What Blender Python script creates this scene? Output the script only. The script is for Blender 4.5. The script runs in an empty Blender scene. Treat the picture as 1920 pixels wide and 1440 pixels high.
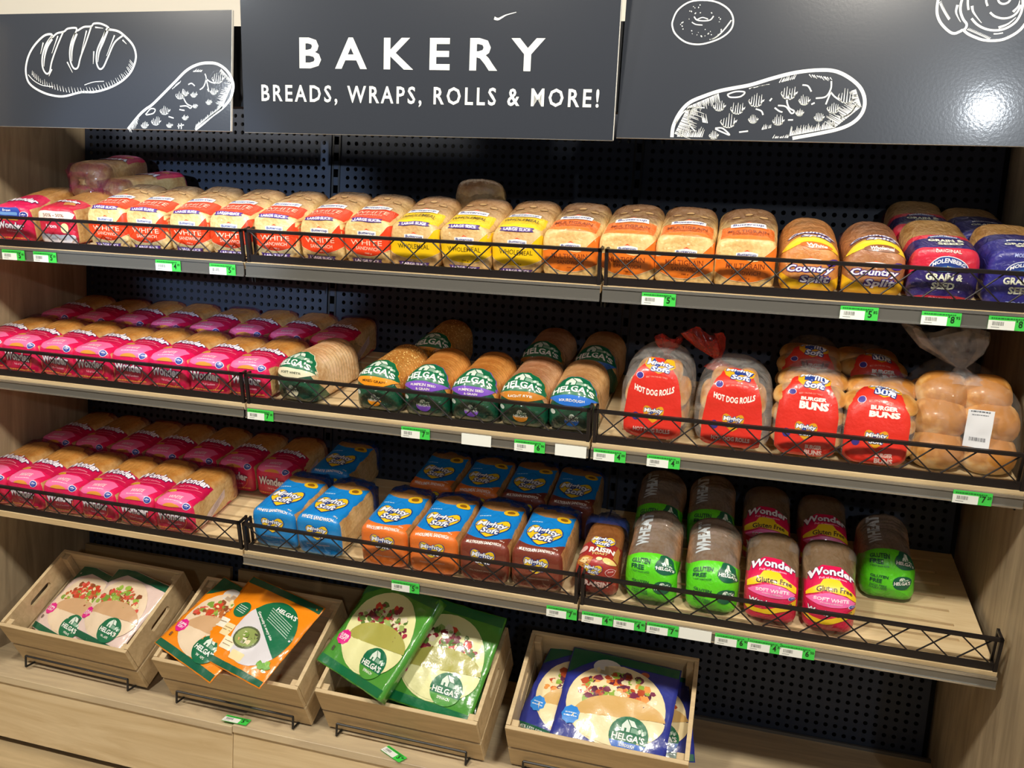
import bpy, bmesh, math, random
from mathutils import Vector, Matrix, noise
from mathutils.bvhtree import BVHTree
random.seed(7)
SC = bpy.context.scene
COL = SC.collection
# ------------------------------------------------------------------ camera
def basis(y, p, r):
    cy, sy, cp, sp, cr, sr = math.cos(y), math.sin(y), math.cos(p), math.sin(p), math.cos(r), math.sin(r)
    f = Vector((-sy*cp, cy*cp, -sp)); rt = Vector((cy, sy, 0)); up = rt.cross(f)
    return rt*cr+up*sr, up*cr-rt*sr, f
RT, UP, FW = basis(0.2564, 0.1425, 0.0605)
CAM = Vector((1.2693, -1.9948, 1.4422)); FOC = 1587.28
cd = bpy.data.cameras.new('camera'); cam = bpy.data.objects.new('camera', cd); COL.objects.link(cam)
cd.sensor_width = 36; cd.lens = FOC*36/1920; cd.clip_start = 0.02
cam.matrix_world = Matrix(((RT.x, UP.x, -FW.x, CAM.x), (RT.y, UP.y, -FW.y, CAM.y), (RT.z, UP.z, -FW.z, CAM.z), (0, 0, 0, 1)))
SC.camera = cam
# ------------------------------------------------------------------ light
w = bpy.data.worlds.new('world'); SC.world = w; w.use_nodes = True
w.node_tree.nodes['Background'].inputs[0].default_value = (0.78, 0.86, 1.0, 1)
w.node_tree.nodes['Background'].inputs[1].default_value = 0.06
def area(name, loc, target, sx, sy, power, col, spread=180):
    l = bpy.data.lights.new(name, 'AREA'); l.shape = 'RECTANGLE'; l.size = sx; l.size_y = sy; l.energy = power; l.color = col
    l.spread = math.radians(spread)
    o = bpy.data.objects.new(name, l); COL.objects.link(o); o.location = loc
    o.rotation_euler = (Vector(target)-Vector(loc)).to_track_quat('-Z', 'Y').to_euler()
    return o
WARM = (1.0, 0.93, 0.81)
for lx in (-1.35, 0.15, 1.65, 3.0):
    area('ceiling_downlight', (lx, -1.62, 2.85), (lx+0.05, 0.0, 0.9), 0.22, 0.22, 37, WARM)
area('ceiling_tube', (3.005, -5.70, 2.87), (1.7, 0, 1.8), 0.15, 0.15, 30, (0.86, 0.93, 1.0))
area('ceiling_tube', (-3.4, -5.2, 2.85), (-0.8, 0, 1.8), 0.2, 0.2, 7, (0.86, 0.93, 1.0))
sp = bpy.data.lights.new('distant_spotlight', 'SPOT'); sp.energy = 1500; sp.color = (0.62, 0.78, 1.0); sp.spot_size = math.radians(7.4); sp.spot_blend = 0.5; sp.shadow_soft_size = 0.05
so = bpy.data.objects.new('distant_spotlight', sp); COL.objects.link(so); so.location = (0.35, -7.0, 2.02)
so.rotation_euler = (Vector((-0.31, 0.5, 1.50))-so.location).to_track_quat('-Z', 'Y').to_euler()
vs = SC.view_settings
vs.view_transform = 'Standard'; vs.look = 'None'; vs.gamma = 1; vs.use_curve_mapping = False; vs.exposure = 0.12

# ------------------------------------------------------------------ helpers
def lin(c):
    if isinstance(c, str): c = tuple(int(c[i:i+2], 16)/255 for i in (0, 2, 4))
    return tuple((x/12.92 if x <= .04045 else ((x+.055)/1.055)**2.4) for x in c)+(1,)
MATS = {}
def N(nt, t, **kw):
    n = nt.nodes.new(t)
    for k, v in kw.items():
        if k in n.inputs: n.inputs[k].default_value = v
        else: setattr(n, k, v)
    return n
def pmat(col, rough=0.45, metal=0.0, coat=0.0, bump=0.0, bscale=60, alpha=1.0, spec=0.5, var=0.0):
    key = (col, rough, metal, coat, bump, bscale, alpha, spec, var)
    if key in MATS: return MATS[key]
    m = bpy.data.materials.new('mat_'+str(len(MATS))); m.use_nodes = True; nt = m.node_tree; p = nt.nodes['Principled BSDF']
    p.inputs['Base Color'].default_value = lin(col); p.inputs['Roughness'].default_value = rough; p.inputs['Metallic'].default_value = metal
    p.inputs['Coat Weight'].default_value = coat; p.inputs['Coat Roughness'].default_value = 0.08; p.inputs['Alpha'].default_value = alpha
    p.inputs['Specular IOR Level'].default_value = spec
    tc = N(nt, 'ShaderNodeTexCoord')
    nz = N(nt, 'ShaderNodeTexNoise', Scale=bscale, Detail=3.0)
    nt.links.new(tc.outputs['Object'], nz.inputs['Vector'])
    if bump:
        b = N(nt, 'ShaderNodeBump', Strength=bump, Distance=0.004)
        nt.links.new(nz.outputs['Fac'], b.inputs['Height']); nt.links.new(b.outputs[0], p.inputs['Normal'])
        if coat: nt.links.new(b.outputs[0], p.inputs['Coat Normal'])
    if var:
        mx = N(nt, 'ShaderNodeMix', data_type='RGBA', blend_type='MULTIPLY'); mx.inputs[0].default_value = var
        mx.inputs[6].default_value = lin(col); nt.links.new(nz.outputs['Fac'], mx.inputs[7]); nt.links.new(mx.outputs[2], p.inputs['Base Color'])
    MATS[key] = m
    return m
def wood(c1, c2, axis=0, scale=1.0, rough=0.5):
    key = ('wood', c1, c2, axis, scale, rough)
    if key in MATS: return MATS[key]
    m = bpy.data.materials.new('wood_'+str(len(MATS))); m.use_nodes = True; nt = m.node_tree; p = nt.nodes['Principled BSDF']
    tc = N(nt, 'ShaderNodeTexCoord'); mp = N(nt, 'ShaderNodeMapping')
    s = [9*scale, 9*scale, 9*scale]; s[axis] = 0.9*scale; mp.inputs['Scale'].default_value = s
    oi = N(nt, 'ShaderNodeObjectInfo'); va = N(nt, 'ShaderNodeVectorMath', operation='MULTIPLY_ADD')
    nt.links.new(oi.outputs['Random'], va.inputs[0]); va.inputs[1].default_value = (7, 5, 3); nt.links.new(tc.outputs['Object'], va.inputs[2])
    nt.links.new(va.outputs[0], mp.inputs['Vector'])
    n1 = N(nt, 'ShaderNodeTexNoise', Scale=2.2, Detail=6.0, Roughness=0.62, Distortion=1.2); nt.links.new(mp.outputs[0], n1.inputs['Vector'])
    r = N(nt, 'ShaderNodeValToRGB'); r.color_ramp.elements[0].color = lin(c1); r.color_ramp.elements[1].color = lin(c2)
    r.color_ramp.elements[0].position = 0.32; r.color_ramp.elements[1].position = 0.66
    nt.links.new(n1.outputs['Fac'], r.inputs[0]); nt.links.new(r.outputs[0], p.inputs['Base Color'])
    p.inputs['Roughness'].default_value = rough
    b = N(nt, 'ShaderNodeBump', Strength=0.12, Distance=0.002); nt.links.new(n1.outputs['Fac'], b.inputs['Height']); nt.links.new(b.outputs[0], p.inputs['Normal'])
    MATS[key] = m
    return m
def film(col, a=0.25, rough=0.12):
    """thin clear plastic: see-through with gloss and milky creases"""
    key = ('film', col, a, rough)
    if key in MATS: return MATS[key]
    m = bpy.data.materials.new('film_'+str(len(MATS))); m.use_nodes = True; nt = m.node_tree; p = nt.nodes['Principled BSDF']
    p.inputs['Base Color'].default_value = lin(col); p.inputs['Roughness'].default_value = rough
    tc = N(nt, 'ShaderNodeTexCoord'); nz = N(nt, 'ShaderNodeTexNoise', Scale=38.0, Detail=3.0, Distortion=0.8); nt.links.new(tc.outputs['Object'], nz.inputs['Vector'])
    b = N(nt, 'ShaderNodeBump', Strength=0.6, Distance=0.006); nt.links.new(nz.outputs['Fac'], b.inputs['Height']); nt.links.new(b.outputs[0], p.inputs['Normal'])
    mr = N(nt, 'ShaderNodeMapRange'); mr.inputs['From Min'].default_value = 0.35; mr.inputs['From Max'].default_value = 0.75
    mr.inputs['To Min'].default_value = a*0.55; mr.inputs['To Max'].default_value = min(1, a*1.9)
    nt.links.new(nz.outputs['Fac'], mr.inputs['Value']); nt.links.new(mr.outputs[0], p.inputs['Alpha'])
    MATS[key] = m
    return m
def loafmat(name, bands, wave=4.0, crust='B98546', side='E3C48A', wr=0.5, h=0.13, seeds=None, sidew=None):
    """printed bag: colour bands along z+y wrap from the front face over the top; 'bread' shows the loaf through clear film"""
    m = bpy.data.materials.new(name); m.use_nodes = True; nt = m.node_tree; L = nt.links.new; p = nt.nodes['Principled BSDF']
    tc = N(nt, 'ShaderNodeTexCoord'); sx = N(nt, 'ShaderNodeSeparateXYZ'); L(tc.outputs['Object'], sx.inputs[0])
    def M(op, a, b=None, c=None):
        n = N(nt, 'ShaderNodeMath', operation=op)
        for i, v in enumerate((a, b, c)):
            if v is None: continue
            if isinstance(v, (int, float)): n.inputs[i].default_value = v
            else: L(v, n.inputs[i])
        return n.outputs[0]
    x, y, z = sx.outputs
    nz = N(nt, 'ShaderNodeTexNoise', Scale=24.0, Detail=2.0); L(tc.outputs['Object'], nz.inputs['Vector'])
    T = M('ADD', y, z); xx = M('MINIMUM', M('MULTIPLY', x, x), 0.0036)
    T = M('ADD', T, M('MULTIPLY', xx, wave)); T = M('ADD', T, M('MULTIPLY', nz.outputs['Fac'], 0.010)); T = M('MULTIPLY', T, 2.0)
    rp = N(nt, 'ShaderNodeValToRGB'); cr = rp.color_ramp; cr.interpolation = 'CONSTANT'
    while len(cr.elements) < len(bands): cr.elements.new(0.5)
    for e, (t, c) in zip(cr.elements, bands):
        e.position = (t+0.005)*2 if t > 0 else 0
        e.color = (0.5, 0.5, 0.5, 0) if c == 'bread' else lin(c)
    L(T, rp.inputs[0])
    mp = N(nt, 'ShaderNodeMapping'); mp.inputs['Scale'].default_value = (12, 15, 12); L(tc.outputs['Object'], mp.inputs['Vector'])
    n2 = N(nt, 'ShaderNodeTexNoise', Scale=1.4, Detail=5.0, Roughness=0.6); L(mp.outputs[0], n2.inputs['Vector'])
    f = M('ADD', M('MULTIPLY', M('SUBTRACT', z, h*0.80), 1/(h*0.22)), M('MULTIPLY', M('SUBTRACT', n2.outputs['Fac'], 0.5), 1.9))
    f = M('MINIMUM', M('MAXIMUM', f, 0.0), 1.0)
    mb = N(nt, 'ShaderNodeMix', data_type='RGBA'); L(f, mb.inputs[0]); mb.inputs[6].default_value = lin(side); mb.inputs[7].default_value = lin(crust)
    n4 = N(nt, 'ShaderNodeTexNoise', Scale=110.0, Detail=4.0); L(tc.outputs['Object'], n4.inputs['Vector'])
    n5 = N(nt, 'ShaderNodeTexNoise', Scale=13.0, Detail=2.0); L(tc.outputs['Object'], n5.inputs['Vector'])
    g = M('ADD', M('MULTIPLY', n4.outputs['Fac'], 0.5), M('ADD', M('MULTIPLY', n5.outputs['Fac'], 0.7), 0.36))
    gm = N(nt, 'ShaderNodeMix', data_type='RGBA', blend_type='MULTIPLY'); gm.inputs[0].default_value = 1.0; L(mb.outputs[2], gm.inputs[6]); cg = N(nt, 'ShaderNodeCombineXYZ')
    L(g, cg.inputs[0]); L(M('MULTIPLY', g, M('MINIMUM', g, 1.0)), cg.inputs[1]); L(M('MULTIPLY', M('MULTIPLY', g, g), M('MINIMUM', g, 1.0)), cg.inputs[2]); L(cg.outputs[0], gm.inputs[7])
    bread = gm.outputs[2]
    if seeds:
        vo = N(nt, 'ShaderNodeTexVoronoi', Scale=150.0); L(tc.outputs['Object'], vo.inputs['Vector'])
        sd = M('LESS_THAN', vo.outputs['Distance'], 0.27)
        ms = N(nt, 'ShaderNodeMix', data_type='RGBA'); L(sd, ms.inputs[0]); L(bread, ms.inputs[6]); ms.inputs[7].default_value = lin(seeds); bread = ms.outputs[2]
    mc = N(nt, 'ShaderNodeMix', data_type='RGBA'); al = rp.outputs['Alpha']
    if sidew:
        ax = M('ADD', M('ABSOLUTE', x), M('MULTIPLY', M('SUBTRACT', nz.outputs['Fac'], 0.5), 0.006)); on = M('LESS_THAN', ax, sidew)
        al = M('MULTIPLY', al, M('MAXIMUM', on, M('LESS_THAN', y, 0.014)))
    L(al, mc.inputs[0]); L(bread, mc.inputs[6]); L(rp.outputs['Color'], mc.inputs[7])
    L(mc.outputs[2], p.inputs['Base Color'])
    p.inputs['Roughness'].default_value = 0.42; p.inputs['Coat Weight'].default_value = 0.8; p.inputs['Coat Roughness'].default_value = 0.10
    m3 = N(nt, 'ShaderNodeMapping'); m3.inputs['Scale'].default_value = (42, 20, 46); m3.inputs['Rotation'].default_value = (0.4, 0.3, 0.5); L(tc.outputs['Object'], m3.inputs['Vector'])
    n3 = N(nt, 'ShaderNodeTexNoise', Scale=1.2, Detail=3.0, Distortion=1.4); L(m3.outputs[0], n3.inputs['Vector'])
    b = N(nt, 'ShaderNodeBump', Strength=min(1, wr*1.7), Distance=0.009); L(n3.outputs['Fac'], b.inputs['Height'])
    L(b.outputs[0], p.inputs['Coat Normal'])
    b2 = N(nt, 'ShaderNodeBump', Strength=wr*0.4, Distance=0.006); L(n3.outputs['Fac'], b2.inputs['Height']); L(b2.outputs[0], p.inputs['Normal'])
    return m

def link(name, me, mat, parent=None, smooth=False):
    o = bpy.data.objects.new(name, me); COL.objects.link(o)
    if mat is not None and not me.materials: me.materials.append(mat)
    if smooth:
        me.polygons.foreach_set('use_smooth', [True]*len(me.polygons))
    if parent: o.parent = parent
    return o
def tag(o, label=None, cat=None, group=None, kind=None):
    if label: o['label'] = label
    if cat: o['category'] = cat
    if group: o['group'] = group
    if kind: o['kind'] = kind
    return o
def empty(name, loc=(0, 0, 0), rot=(0, 0, 0)):
    o = bpy.data.objects.new(name, None); COL.objects.link(o); o.location = loc; o.rotation_euler = rot; o.empty_display_size = 0.05
    return o
class MB:
    def __init__(s): s.v = []; s.f = []
    def box(s, x0, x1, y0, y1, z0, z1, M=None):
        n = len(s.v); P = [(x, y, z) for z in (z0, z1) for y in (y0, y1) for x in (x0, x1)]
        if M is not None: P = [tuple(M @ Vector(p)) for p in P]
        s.v += P; s.f += [tuple(n+i for i in q) for q in ((0, 2, 3, 1), (4, 5, 7, 6), (0, 1, 5, 4), (2, 6, 7, 3), (0, 4, 6, 2), (1, 3, 7, 5))]
        return s
    def tube(s, a, b, r, n=6):
        a = Vector(a); b = Vector(b); d = (b-a).normalized(); u = d.orthogonal().normalized(); w_ = d.cross(u); k = len(s.v)
        for P in (a, b):
            for i in range(n):
                t = 2*math.pi*i/n; s.v.append(tuple(P+(u*math.cos(t)+w_*math.sin(t))*r))
        for i in range(n): j = (i+1) % n; s.f.append((k+i, k+j, k+n+j, k+n+i))
        s.f.append(tuple(k+i for i in reversed(range(n)))); s.f.append(tuple(k+n+i for i in range(n)))
        return s
    def mesh(s, name):
        me = bpy.data.meshes.new(name); me.from_pydata(s.v, [], s.f); me.update(); return me
    def build(s, name, mat, parent=None, bevel=0.0):
        me = s.mesh(name)
        if bevel:
            bm = bmesh.new(); bm.from_mesh(me); bmesh.ops.bevel(bm, geom=bm.edges[:], offset=bevel, segments=1, affect='EDGES'); bm.to_mesh(me); bm.free()
        return link(name, me, mat, parent)
def copy_tree(o, parent=None):
    c = o.copy(); COL.objects.link(c); c.parent = parent
    if parent is not None: c.matrix_parent_inverse = o.matrix_parent_inverse.copy()
    for ch in list(o.children): copy_tree(ch, c)
    return c
def at(u, v, p0, n):
    """a sign or tag position measured in the photograph, turned into a point on a real plane"""
    d = FW*FOC+RT*(u-960)-UP*(v-720); p0 = Vector(p0); n = Vector(n)
    return CAM+d*((p0-CAM).dot(n)/d.dot(n))

# ------------------------------------------------------------------ flat art
TXT = {}
def text_mesh(s, bold=0.0, shear=0.0, space=1.0):
    k = (s, bold, shear, space)
    if k not in TXT:
        cu = bpy.data.curves.new('t', 'FONT'); cu.body = s; cu.offset = bold; cu.shear = shear; cu.resolution_u = 2; cu.space_character = space
        cu.space_line = 0.85; cu.align_x = 'CENTER'
        o = bpy.data.objects.new('t', cu); COL.objects.link(o)
        dg = bpy.context.evaluated_depsgraph_get(); me = o.evaluated_get(dg).to_mesh()
        V = [(v.co.x, v.co.y) for v in me.vertices]; F = [tuple(p.vertices) for p in me.polygons]
        o.evaluated_get(dg).to_mesh_clear(); bpy.data.objects.remove(o); bpy.data.curves.remove(cu)
        TXT[k] = (V, F)
    return TXT[k]
def rot2(V, cx, cy, a):
    if not a: return V
    c, s = math.cos(a), math.sin(a)
    return [(cx+(x-cx)*c-(y-cy)*s, cy+(x-cx)*s+(y-cy)*c) for x, y in V]
class Art:
    JOIN = {'lettering', 'small_print', 'small_print_dark', 'barcode', 'arc_line', 'house_emblem', 'filling_picture', 'label_print', 'flatbread_drawing', 'loaf_drawing', 'donut_drawing', 'pastry_scroll_drawing', 'butter_picture', 'price'}
    def __init__(s): s.d = {}; s.n = 0
    def put(s, part, col, lay, V, F):
        s.n += 1
        V0, F0 = s.d.setdefault((part, col, lay, 0 if part in s.JOIN else s.n), ([], []))
        n = len(V0); V0 += V; F0 += [tuple(n+i for i in f) for f in F]
        return s
    def poly(s, part, col, lay, P, rot=0, c=None):
        if rot: P = rot2(P, *(c or P[0]), rot)
        return s.put(part, col, lay, list(P), [tuple(range(len(P)))])
    def ell(s, part, col, lay, cx, cy, rx, ry, n=22, rot=0, a0=0, a1=360):
        P = [(cx+rx*math.cos(math.radians(a0+(a1-a0)*i/n)), cy+ry*math.sin(math.radians(a0+(a1-a0)*i/n))) for i in range(n+(0 if a1-a0 == 360 else 1))]
        return s.poly(part, col, lay, rot2(P, cx, cy, rot))
    def rrect(s, part, col, lay, cx, cy, w_, h_, r=None, rot=0):
        r = r if r is not None else min(w_, h_)*0.3
        P = []
        for sx, sy, a in ((1, 1, 0), (-1, 1, 90), (-1, -1, 180), (1, -1, 270)):
            for k in range(4):
                t = math.radians(a+30*k); P.append((cx+sx*(w_/2-r)+r*math.cos(t), cy+sy*(h_/2-r)+r*math.sin(t)))
        return s.poly(part, col, lay, rot2(P, cx, cy, rot))
    def star(s, part, col, lay, cx, cy, r, n=12, k=0.88):
        P = [(cx+r*(1 if i % 2 else k)*math.cos(math.pi*i/n), cy+r*(1 if i % 2 else k)*math.sin(math.pi*i/n)) for i in range(2*n)]
        return s.poly(part, col, lay, P)
    def heart(s, part, col, lay, cx, cy, w_, h_):
        P = []
        for i in range(28):
            t = 2*math.pi*i/28; P.append((cx+w_/2*math.copysign(abs(math.sin(t))**1.6, math.sin(t)), cy+h_/2*(13*math.cos(t)-5*math.cos(2*t)-2*math.cos(3*t)-math.cos(4*t)+2.5)/14.5))
        return s.poly(part, col, lay, P)
    def bars(s, part, col, lay, cx, cy, w_, h_, rot=0, seed=0):
        q = random.Random(int((cx+cy)*1e5)+seed); x = -w_/2                # print too fine to read: short strokes
        while x < w_/2-0.0008:
            b = min(q.uniform(0.6, 2.4)*h_, w_/2-x); s.poly(part, col, lay, rot2([(cx+x, cy-h_/2), (cx+x+b, cy-h_/2), (cx+x+b, cy+h_/2), (cx+x, cy+h_/2)], cx, cy, rot)); x += b+h_*0.45
        return s
    def text(s, part, col, lay, t, cx, cy, w_, h_, bold=0.02, shear=0, arch=0, rot=0, outline=None, ow=0.06, space=1.0):
        V, F = text_mesh(t, bold, shear, space)
        x0 = min(v[0] for v in V); x1 = max(v[0] for v in V); y0 = min(v[1] for v in V); y1 = max(v[1] for v in V)
        def tf(V):
            o = []
            for x, y in V:
                X = (x-(x0+x1)/2)/(x1-x0)*w_; Y = (y-(y0+y1)/2)/(y1-y0)*h_
                o.append((cx+X, cy+Y+arch*(1-(2*X/w_)**2)))
            return rot2(o, cx, cy, rot)
        if outline:
            V2, F2 = text_mesh(t, bold+ow, shear, space); s.put(part+'_outline', outline, lay, tf(V2), F2)
        return s.put(part, col, lay+1 if outline else lay, tf(V), F)
def conform(art, mapf, parent, grid=0.007, rough=0.38, coat=0.4, bump=0.0):
    """lay flat print on a curved surface; mapf(x, y, lift) gives the point, or None off the surface"""
    for (part, col, lay, _k), (V, F) in art.d.items():
        bm = bmesh.new(); vs_ = [bm.verts.new((x, y, 0)) for x, y in V]
        for f in F:
            try: bm.faces.new([vs_[i] for i in f])
            except ValueError: pass
        xs = [v[0] for v in V]; ys = [v[1] for v in V]
        if grid:
            for ax, lo, hi in ((0, min(xs), max(xs)), (1, min(ys), max(ys))):
                k = math.ceil(lo/grid)
                while k*grid < hi:
                    co = (k*grid, 0, 0) if ax == 0 else (0, k*grid, 0); no = (1, 0, 0) if ax == 0 else (0, 1, 0)
                    bmesh.ops.bisect_plane(bm, geom=bm.verts[:]+bm.edges[:]+bm.faces[:], dist=1e-6, plane_co=co, plane_no=no); k += 1
        dead = []
        for v in bm.verts:
            p = mapf(v.co.x, v.co.y, 0.0007+0.00035*lay)
            if p is None: dead.append(v)
            else: v.co = p
        if dead: bmesh.ops.delete(bm, geom=dead, context='VERTS')
        if not bm.faces: bm.free(); continue
        bmesh.ops.triangulate(bm, faces=bm.faces[:])
        me = bpy.data.meshes.new(part); bm.to_mesh(me); bm.free()
        o = link(part, me, pmat(col, rough, 0, coat, bump, 90), parent, smooth=bool(grid))
        if part in ('filling_picture', 'house_emblem', 'small_print', 'small_print_dark', 'barcode', 'flatbread_drawing', 'donut_drawing', 'lettering', 'label_print'): o['kind'] = 'stuff'
def chart(body, h, r, L, lean=0.0):
    """front-over-top chart of a bag by casting rays on its body mesh"""
    V = [v.co.copy() for v in body.vertices]; P = [tuple(p.vertices) for p in body.polygons]; bvh = BVHTree.FromPolygons(V, P)
    def f(x, T, lift):
        if T < h-r: o = Vector((x, -0.3, T)); d = Vector((0, 1, 0))
        elif T > h+r: o = Vector((x, T-h+lean*h, h+0.3)); d = Vector((0, 0, -1))
        else:
            a = (T-(h-r))/(2*r)*math.pi/2; d = Vector((0, math.cos(a), -math.sin(a))); o = Vector((x, r+lean*(h-r), h-r))-d*0.3
        hit, no, i, ds = bvh.ray_cast(o, d, 0.6)
        if hit is None: return None
        if no.dot(d) > 0: no = -no
        return hit+no*lift
    return f
# ------------------------------------------------------------------ loaf bodies
def loaf_mesh(name, w_, h, L, rf=0.018, nt=4.5, nb=7.0, dome=0.004, lump=0.003, seed=0, ridge=0.0, ridge0=0.0, step=0.012, taper=0.0, rear=0.03, lean=0.0, rise=0.0):
    NA = 44; rings = []
    def ring(y, ins, sc=1.0):
        out = []
        k = 1-taper*max(0, y)/L
        a = (w_/2-ins)*sc*k; zt = (h*(1+rise*max(0, min(1, (y-0.02)/(L*0.75))))-ins)*k; zb = ins*0.6; zc = (zt+zb)/2*1.0; b = (zt-zb)/2*sc
        for i in range(NA):
            t = 2*math.pi*i/NA-math.pi/2; c, s_ = math.cos(t), math.sin(t); n = nt if s_ > 0 else nb
            x = a*math.copysign(abs(c)**(2/n), c); z = b*math.copysign(abs(s_)**(2/n), s_)
            if s_ > 0: z += dome*(1-(x/max(a, 1e-4))**2)*sc
            out.append(Vector((x, y, zc+z)))
        return out
    for sc in (0.02, 0.3, 0.6, 0.85): rings.append(ring(-0.003*(1-sc*sc), rf, sc))
    for k in range(6):
        a = k/5*math.pi/2; rings.append(ring(rf*(1-math.cos(a)), rf*(1-math.sin(a))))
    y = rf+step
    while y < L-rear: rings.append(ring(y, ridge*min(1, max(0, (y-ridge0)/0.02))*(0.5+0.5*math.cos(2*math.pi*y/0.0125)) if ridge else 0)); y += step
    for k in range(6):
        a = k/5*math.pi/2; rings.append(ring(L-rear+rear*math.sin(a), rear*(1-math.cos(a))))
    for sc in (0.6, 0.3, 0.02): rings.append(ring(L+0.002, rear, sc))
    V = []
    for r in rings:
        for p in r:
            q = Vector((p.x*9, p.y*9, p.z*9+seed*13.7)); d = noise.noise_vector(q)*lump+noise.noise_vector(q*3.1)*lump*0.4
            if p.z < 0.012: d.z = abs(d.z)*0.3
            q = p+d; q.y += lean*max(0, q.z); V.append(q)
    F = []
    for i in range(len(rings)-1):
        for j in range(NA):
            k = (j+1) % NA; F.append((i*NA+j, i*NA+k, (i+1)*NA+k, (i+1)*NA+j))
    F.append(tuple(range(NA))); n = (len(rings)-1)*NA; F.append(tuple(n+i for i in reversed(range(NA))))
    me = bpy.data.meshes.new(name); me.from_pydata([tuple(v) for v in V], [], F); me.update()
    bm = bmesh.new(); bm.from_mesh(me); bmesh.ops.recalc_face_normals(bm, faces=bm.faces[:]); bm.to_mesh(me); bm.free()
    return me
def tail_mesh(w_, h, L, flare=0.5, up=0.3, seed=0):
    """gathered bag end behind the loaf: skirt, neck, pleated fan"""
    NA = 36; V = []; F = []
    st = [(L-0.045, 1.03, 0), (L-0.012, 1.05, 0), (L+0.004, 0.9, 0.1), (L+0.014, 0.5, 0.1), (L+0.020, 0.16, 0.1), (L+0.026, 0.3, 0.2), (L+0.034, flare, 0.3)]
    for y, s, u in st:
        for i in range(NA):
            t = 2*math.pi*i/NA; c, sn = math.cos(t), math.sin(t); n = 4.5
            pl = 1+(0.10*math.sin(9*t+seed) if s < 0.95 else 0)
            x = w_/2*s*pl*math.copysign(abs(c)**(2/n), c); z = h/2*s*pl*math.copysign(abs(sn)**(2/n), sn)
            zc = h/2+u*up*0.10+(0.002 if s > 1 else 0)
            if s > 1: z = max(z, -h/2+0.004)
            V.append((x, y+0.004*math.sin(5*t+seed)*(s < 0.95), max(0.004, zc+z)))
    for i in range(len(st)-1):
        for j in range(NA): k = (j+1) % NA; F.append((i*NA+j, i*NA+k, (i+1)*NA+k, (i+1)*NA+j))
    me = bpy.data.meshes.new('bag_end'); me.from_pydata(V, [], F); me.update()
    return me
# ------------------------------------------------------------------ setting
W = 0.95; D = 0.507; TILT = math.atan2(0.115, 0.507); XL = -0.956; XR = 1.9155
FLOOR = -0.13
OAK = wood('8E7D64', 'B3A082', 2, 1.0); OAKX = wood('C9AE82', 'E0C9A0', 0, 1.0); PALE = wood('CDB184', 'E2CBA0', 0, 1.4, 0.45)
CRATE = wood('BCA27A', 'D4BC92', 0, 1.6, 0.6)
BLACK = pmat('141416', 0.45); DARK = pmat('1D1B19', 0.4, 0.3)
f = MB().box(-3.6, 4.6, -4.2, 0.6, FLOOR-0.02, FLOOR).build('floor', wood('A58F6C', 'C2AC86', 0, 0.9, 0.4)); tag(f, 'pale oak plank floor', None, None, 'structure')
f = MB().box(-3.6, 4.6, 0.575, 0.6, FLOOR, 3.0).build('wall_back', pmat('D9D3C6', 0.8)); tag(f, 'off white wall behind the bakery fixture', None, None, 'structure')
# side panels of the fixture
for nm, x0, x1, lab in (('a', XL-0.03, XL, 'tall oak-look side panel closing the left end of the bakery fixture'), ('b', XR, XR+0.03, 'tall oak-look side panel closing the right end of the bakery fixture')):
    tag(MB().box(x0, x1, -0.26, 0.56, FLOOR, 2.06).build('side_panel', OAK), lab, 'panel')
tag(MB().box(XL, XR, 0.55, 0.57, FLOOR, 1.98).build('backing_board', pmat('0A0A0C', 0.8)), 'black backing board behind the perforated panels', 'panel')
# perforated panels
def peg_mesh(w_, z0, z1, pitch=0.0262, r=0.0066):
    me = MB(); nx = int(round((w_-0.03)/pitch)); nz_ = int((z1-z0)/pitch); p = (w_-0.024)/nx
    V = me.v; F = me.f
    for i in range(nx):
        for j in range(nz_):
            x0 = 0.012+i*p; za = z0+j*pitch; cx = x0+p/2; cz = za+pitch/2; k = len(V)
            V += [(x0, 0, za), (x0+p, 0, za), (x0+p, 0, za+pitch), (x0, 0, za+pitch)]
            V += [(cx+r*math.cos(math.radians(a)), 0, cz+r*math.sin(math.radians(a))) for a in (225, 270, 315, 0, 45, 90, 135, 180)]
            F += [(k, k+1, k+6, k+5, k+4), (k+1, k+2, k+8, k+7, k+6), (k+2, k+3, k+10, k+9, k+8), (k+3, k, k+4, k+11, k+10)]
    for (a, b) in ((0, 0.012), (w_-0.012, w_)):
        me.box(a, b, 0, 0.004, z0, z1)
    me.box(0, w_, 0, 0.004, z0+nz_*pitch, z1+0.001)
    return me.mesh('perforated_sheet')
PM = peg_mesh(0.93, 0.09, 1.985)
PEGM = pmat('222B3C', 0.5, 0.1)
for i, lab in enumerate(('left', 'middle', 'right')):
    x0 = [XL+0.004, 0.012, W+0.012][i]
    r = link('perforated_back_panel', PM, PEGM); r.location = (x0, D, 0)
    tag(r, f'dark perforated metal back panel, {lab} bay of the fixture', 'back panel')
for i, (x, lab) in enumerate(((0.0, 'between left and middle bays'), (W, 'between middle and right bays'))):
    r = empty('slotted_upright', (x-0.004, D, 0)); tag(r, f'black slotted steel upright {lab}', 'upright')
    m = MB(); m.box(-0.012, -0.006, -0.004, 0.03, 0.09, 1.98); m.box(0.010, 0.016, -0.004, 0.03, 0.09, 1.98); m.build('flange', BLACK, r)
    b0 = MB().box(-0.006, 0.010, -0.003, 0.0, 0, 0.025).build('slot_bar', PEGM, r); b0.location.z = 0.10
    for k in range(1, 37): c = copy_tree(b0, r); c.location.z = 0.10+k*0.05
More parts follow.
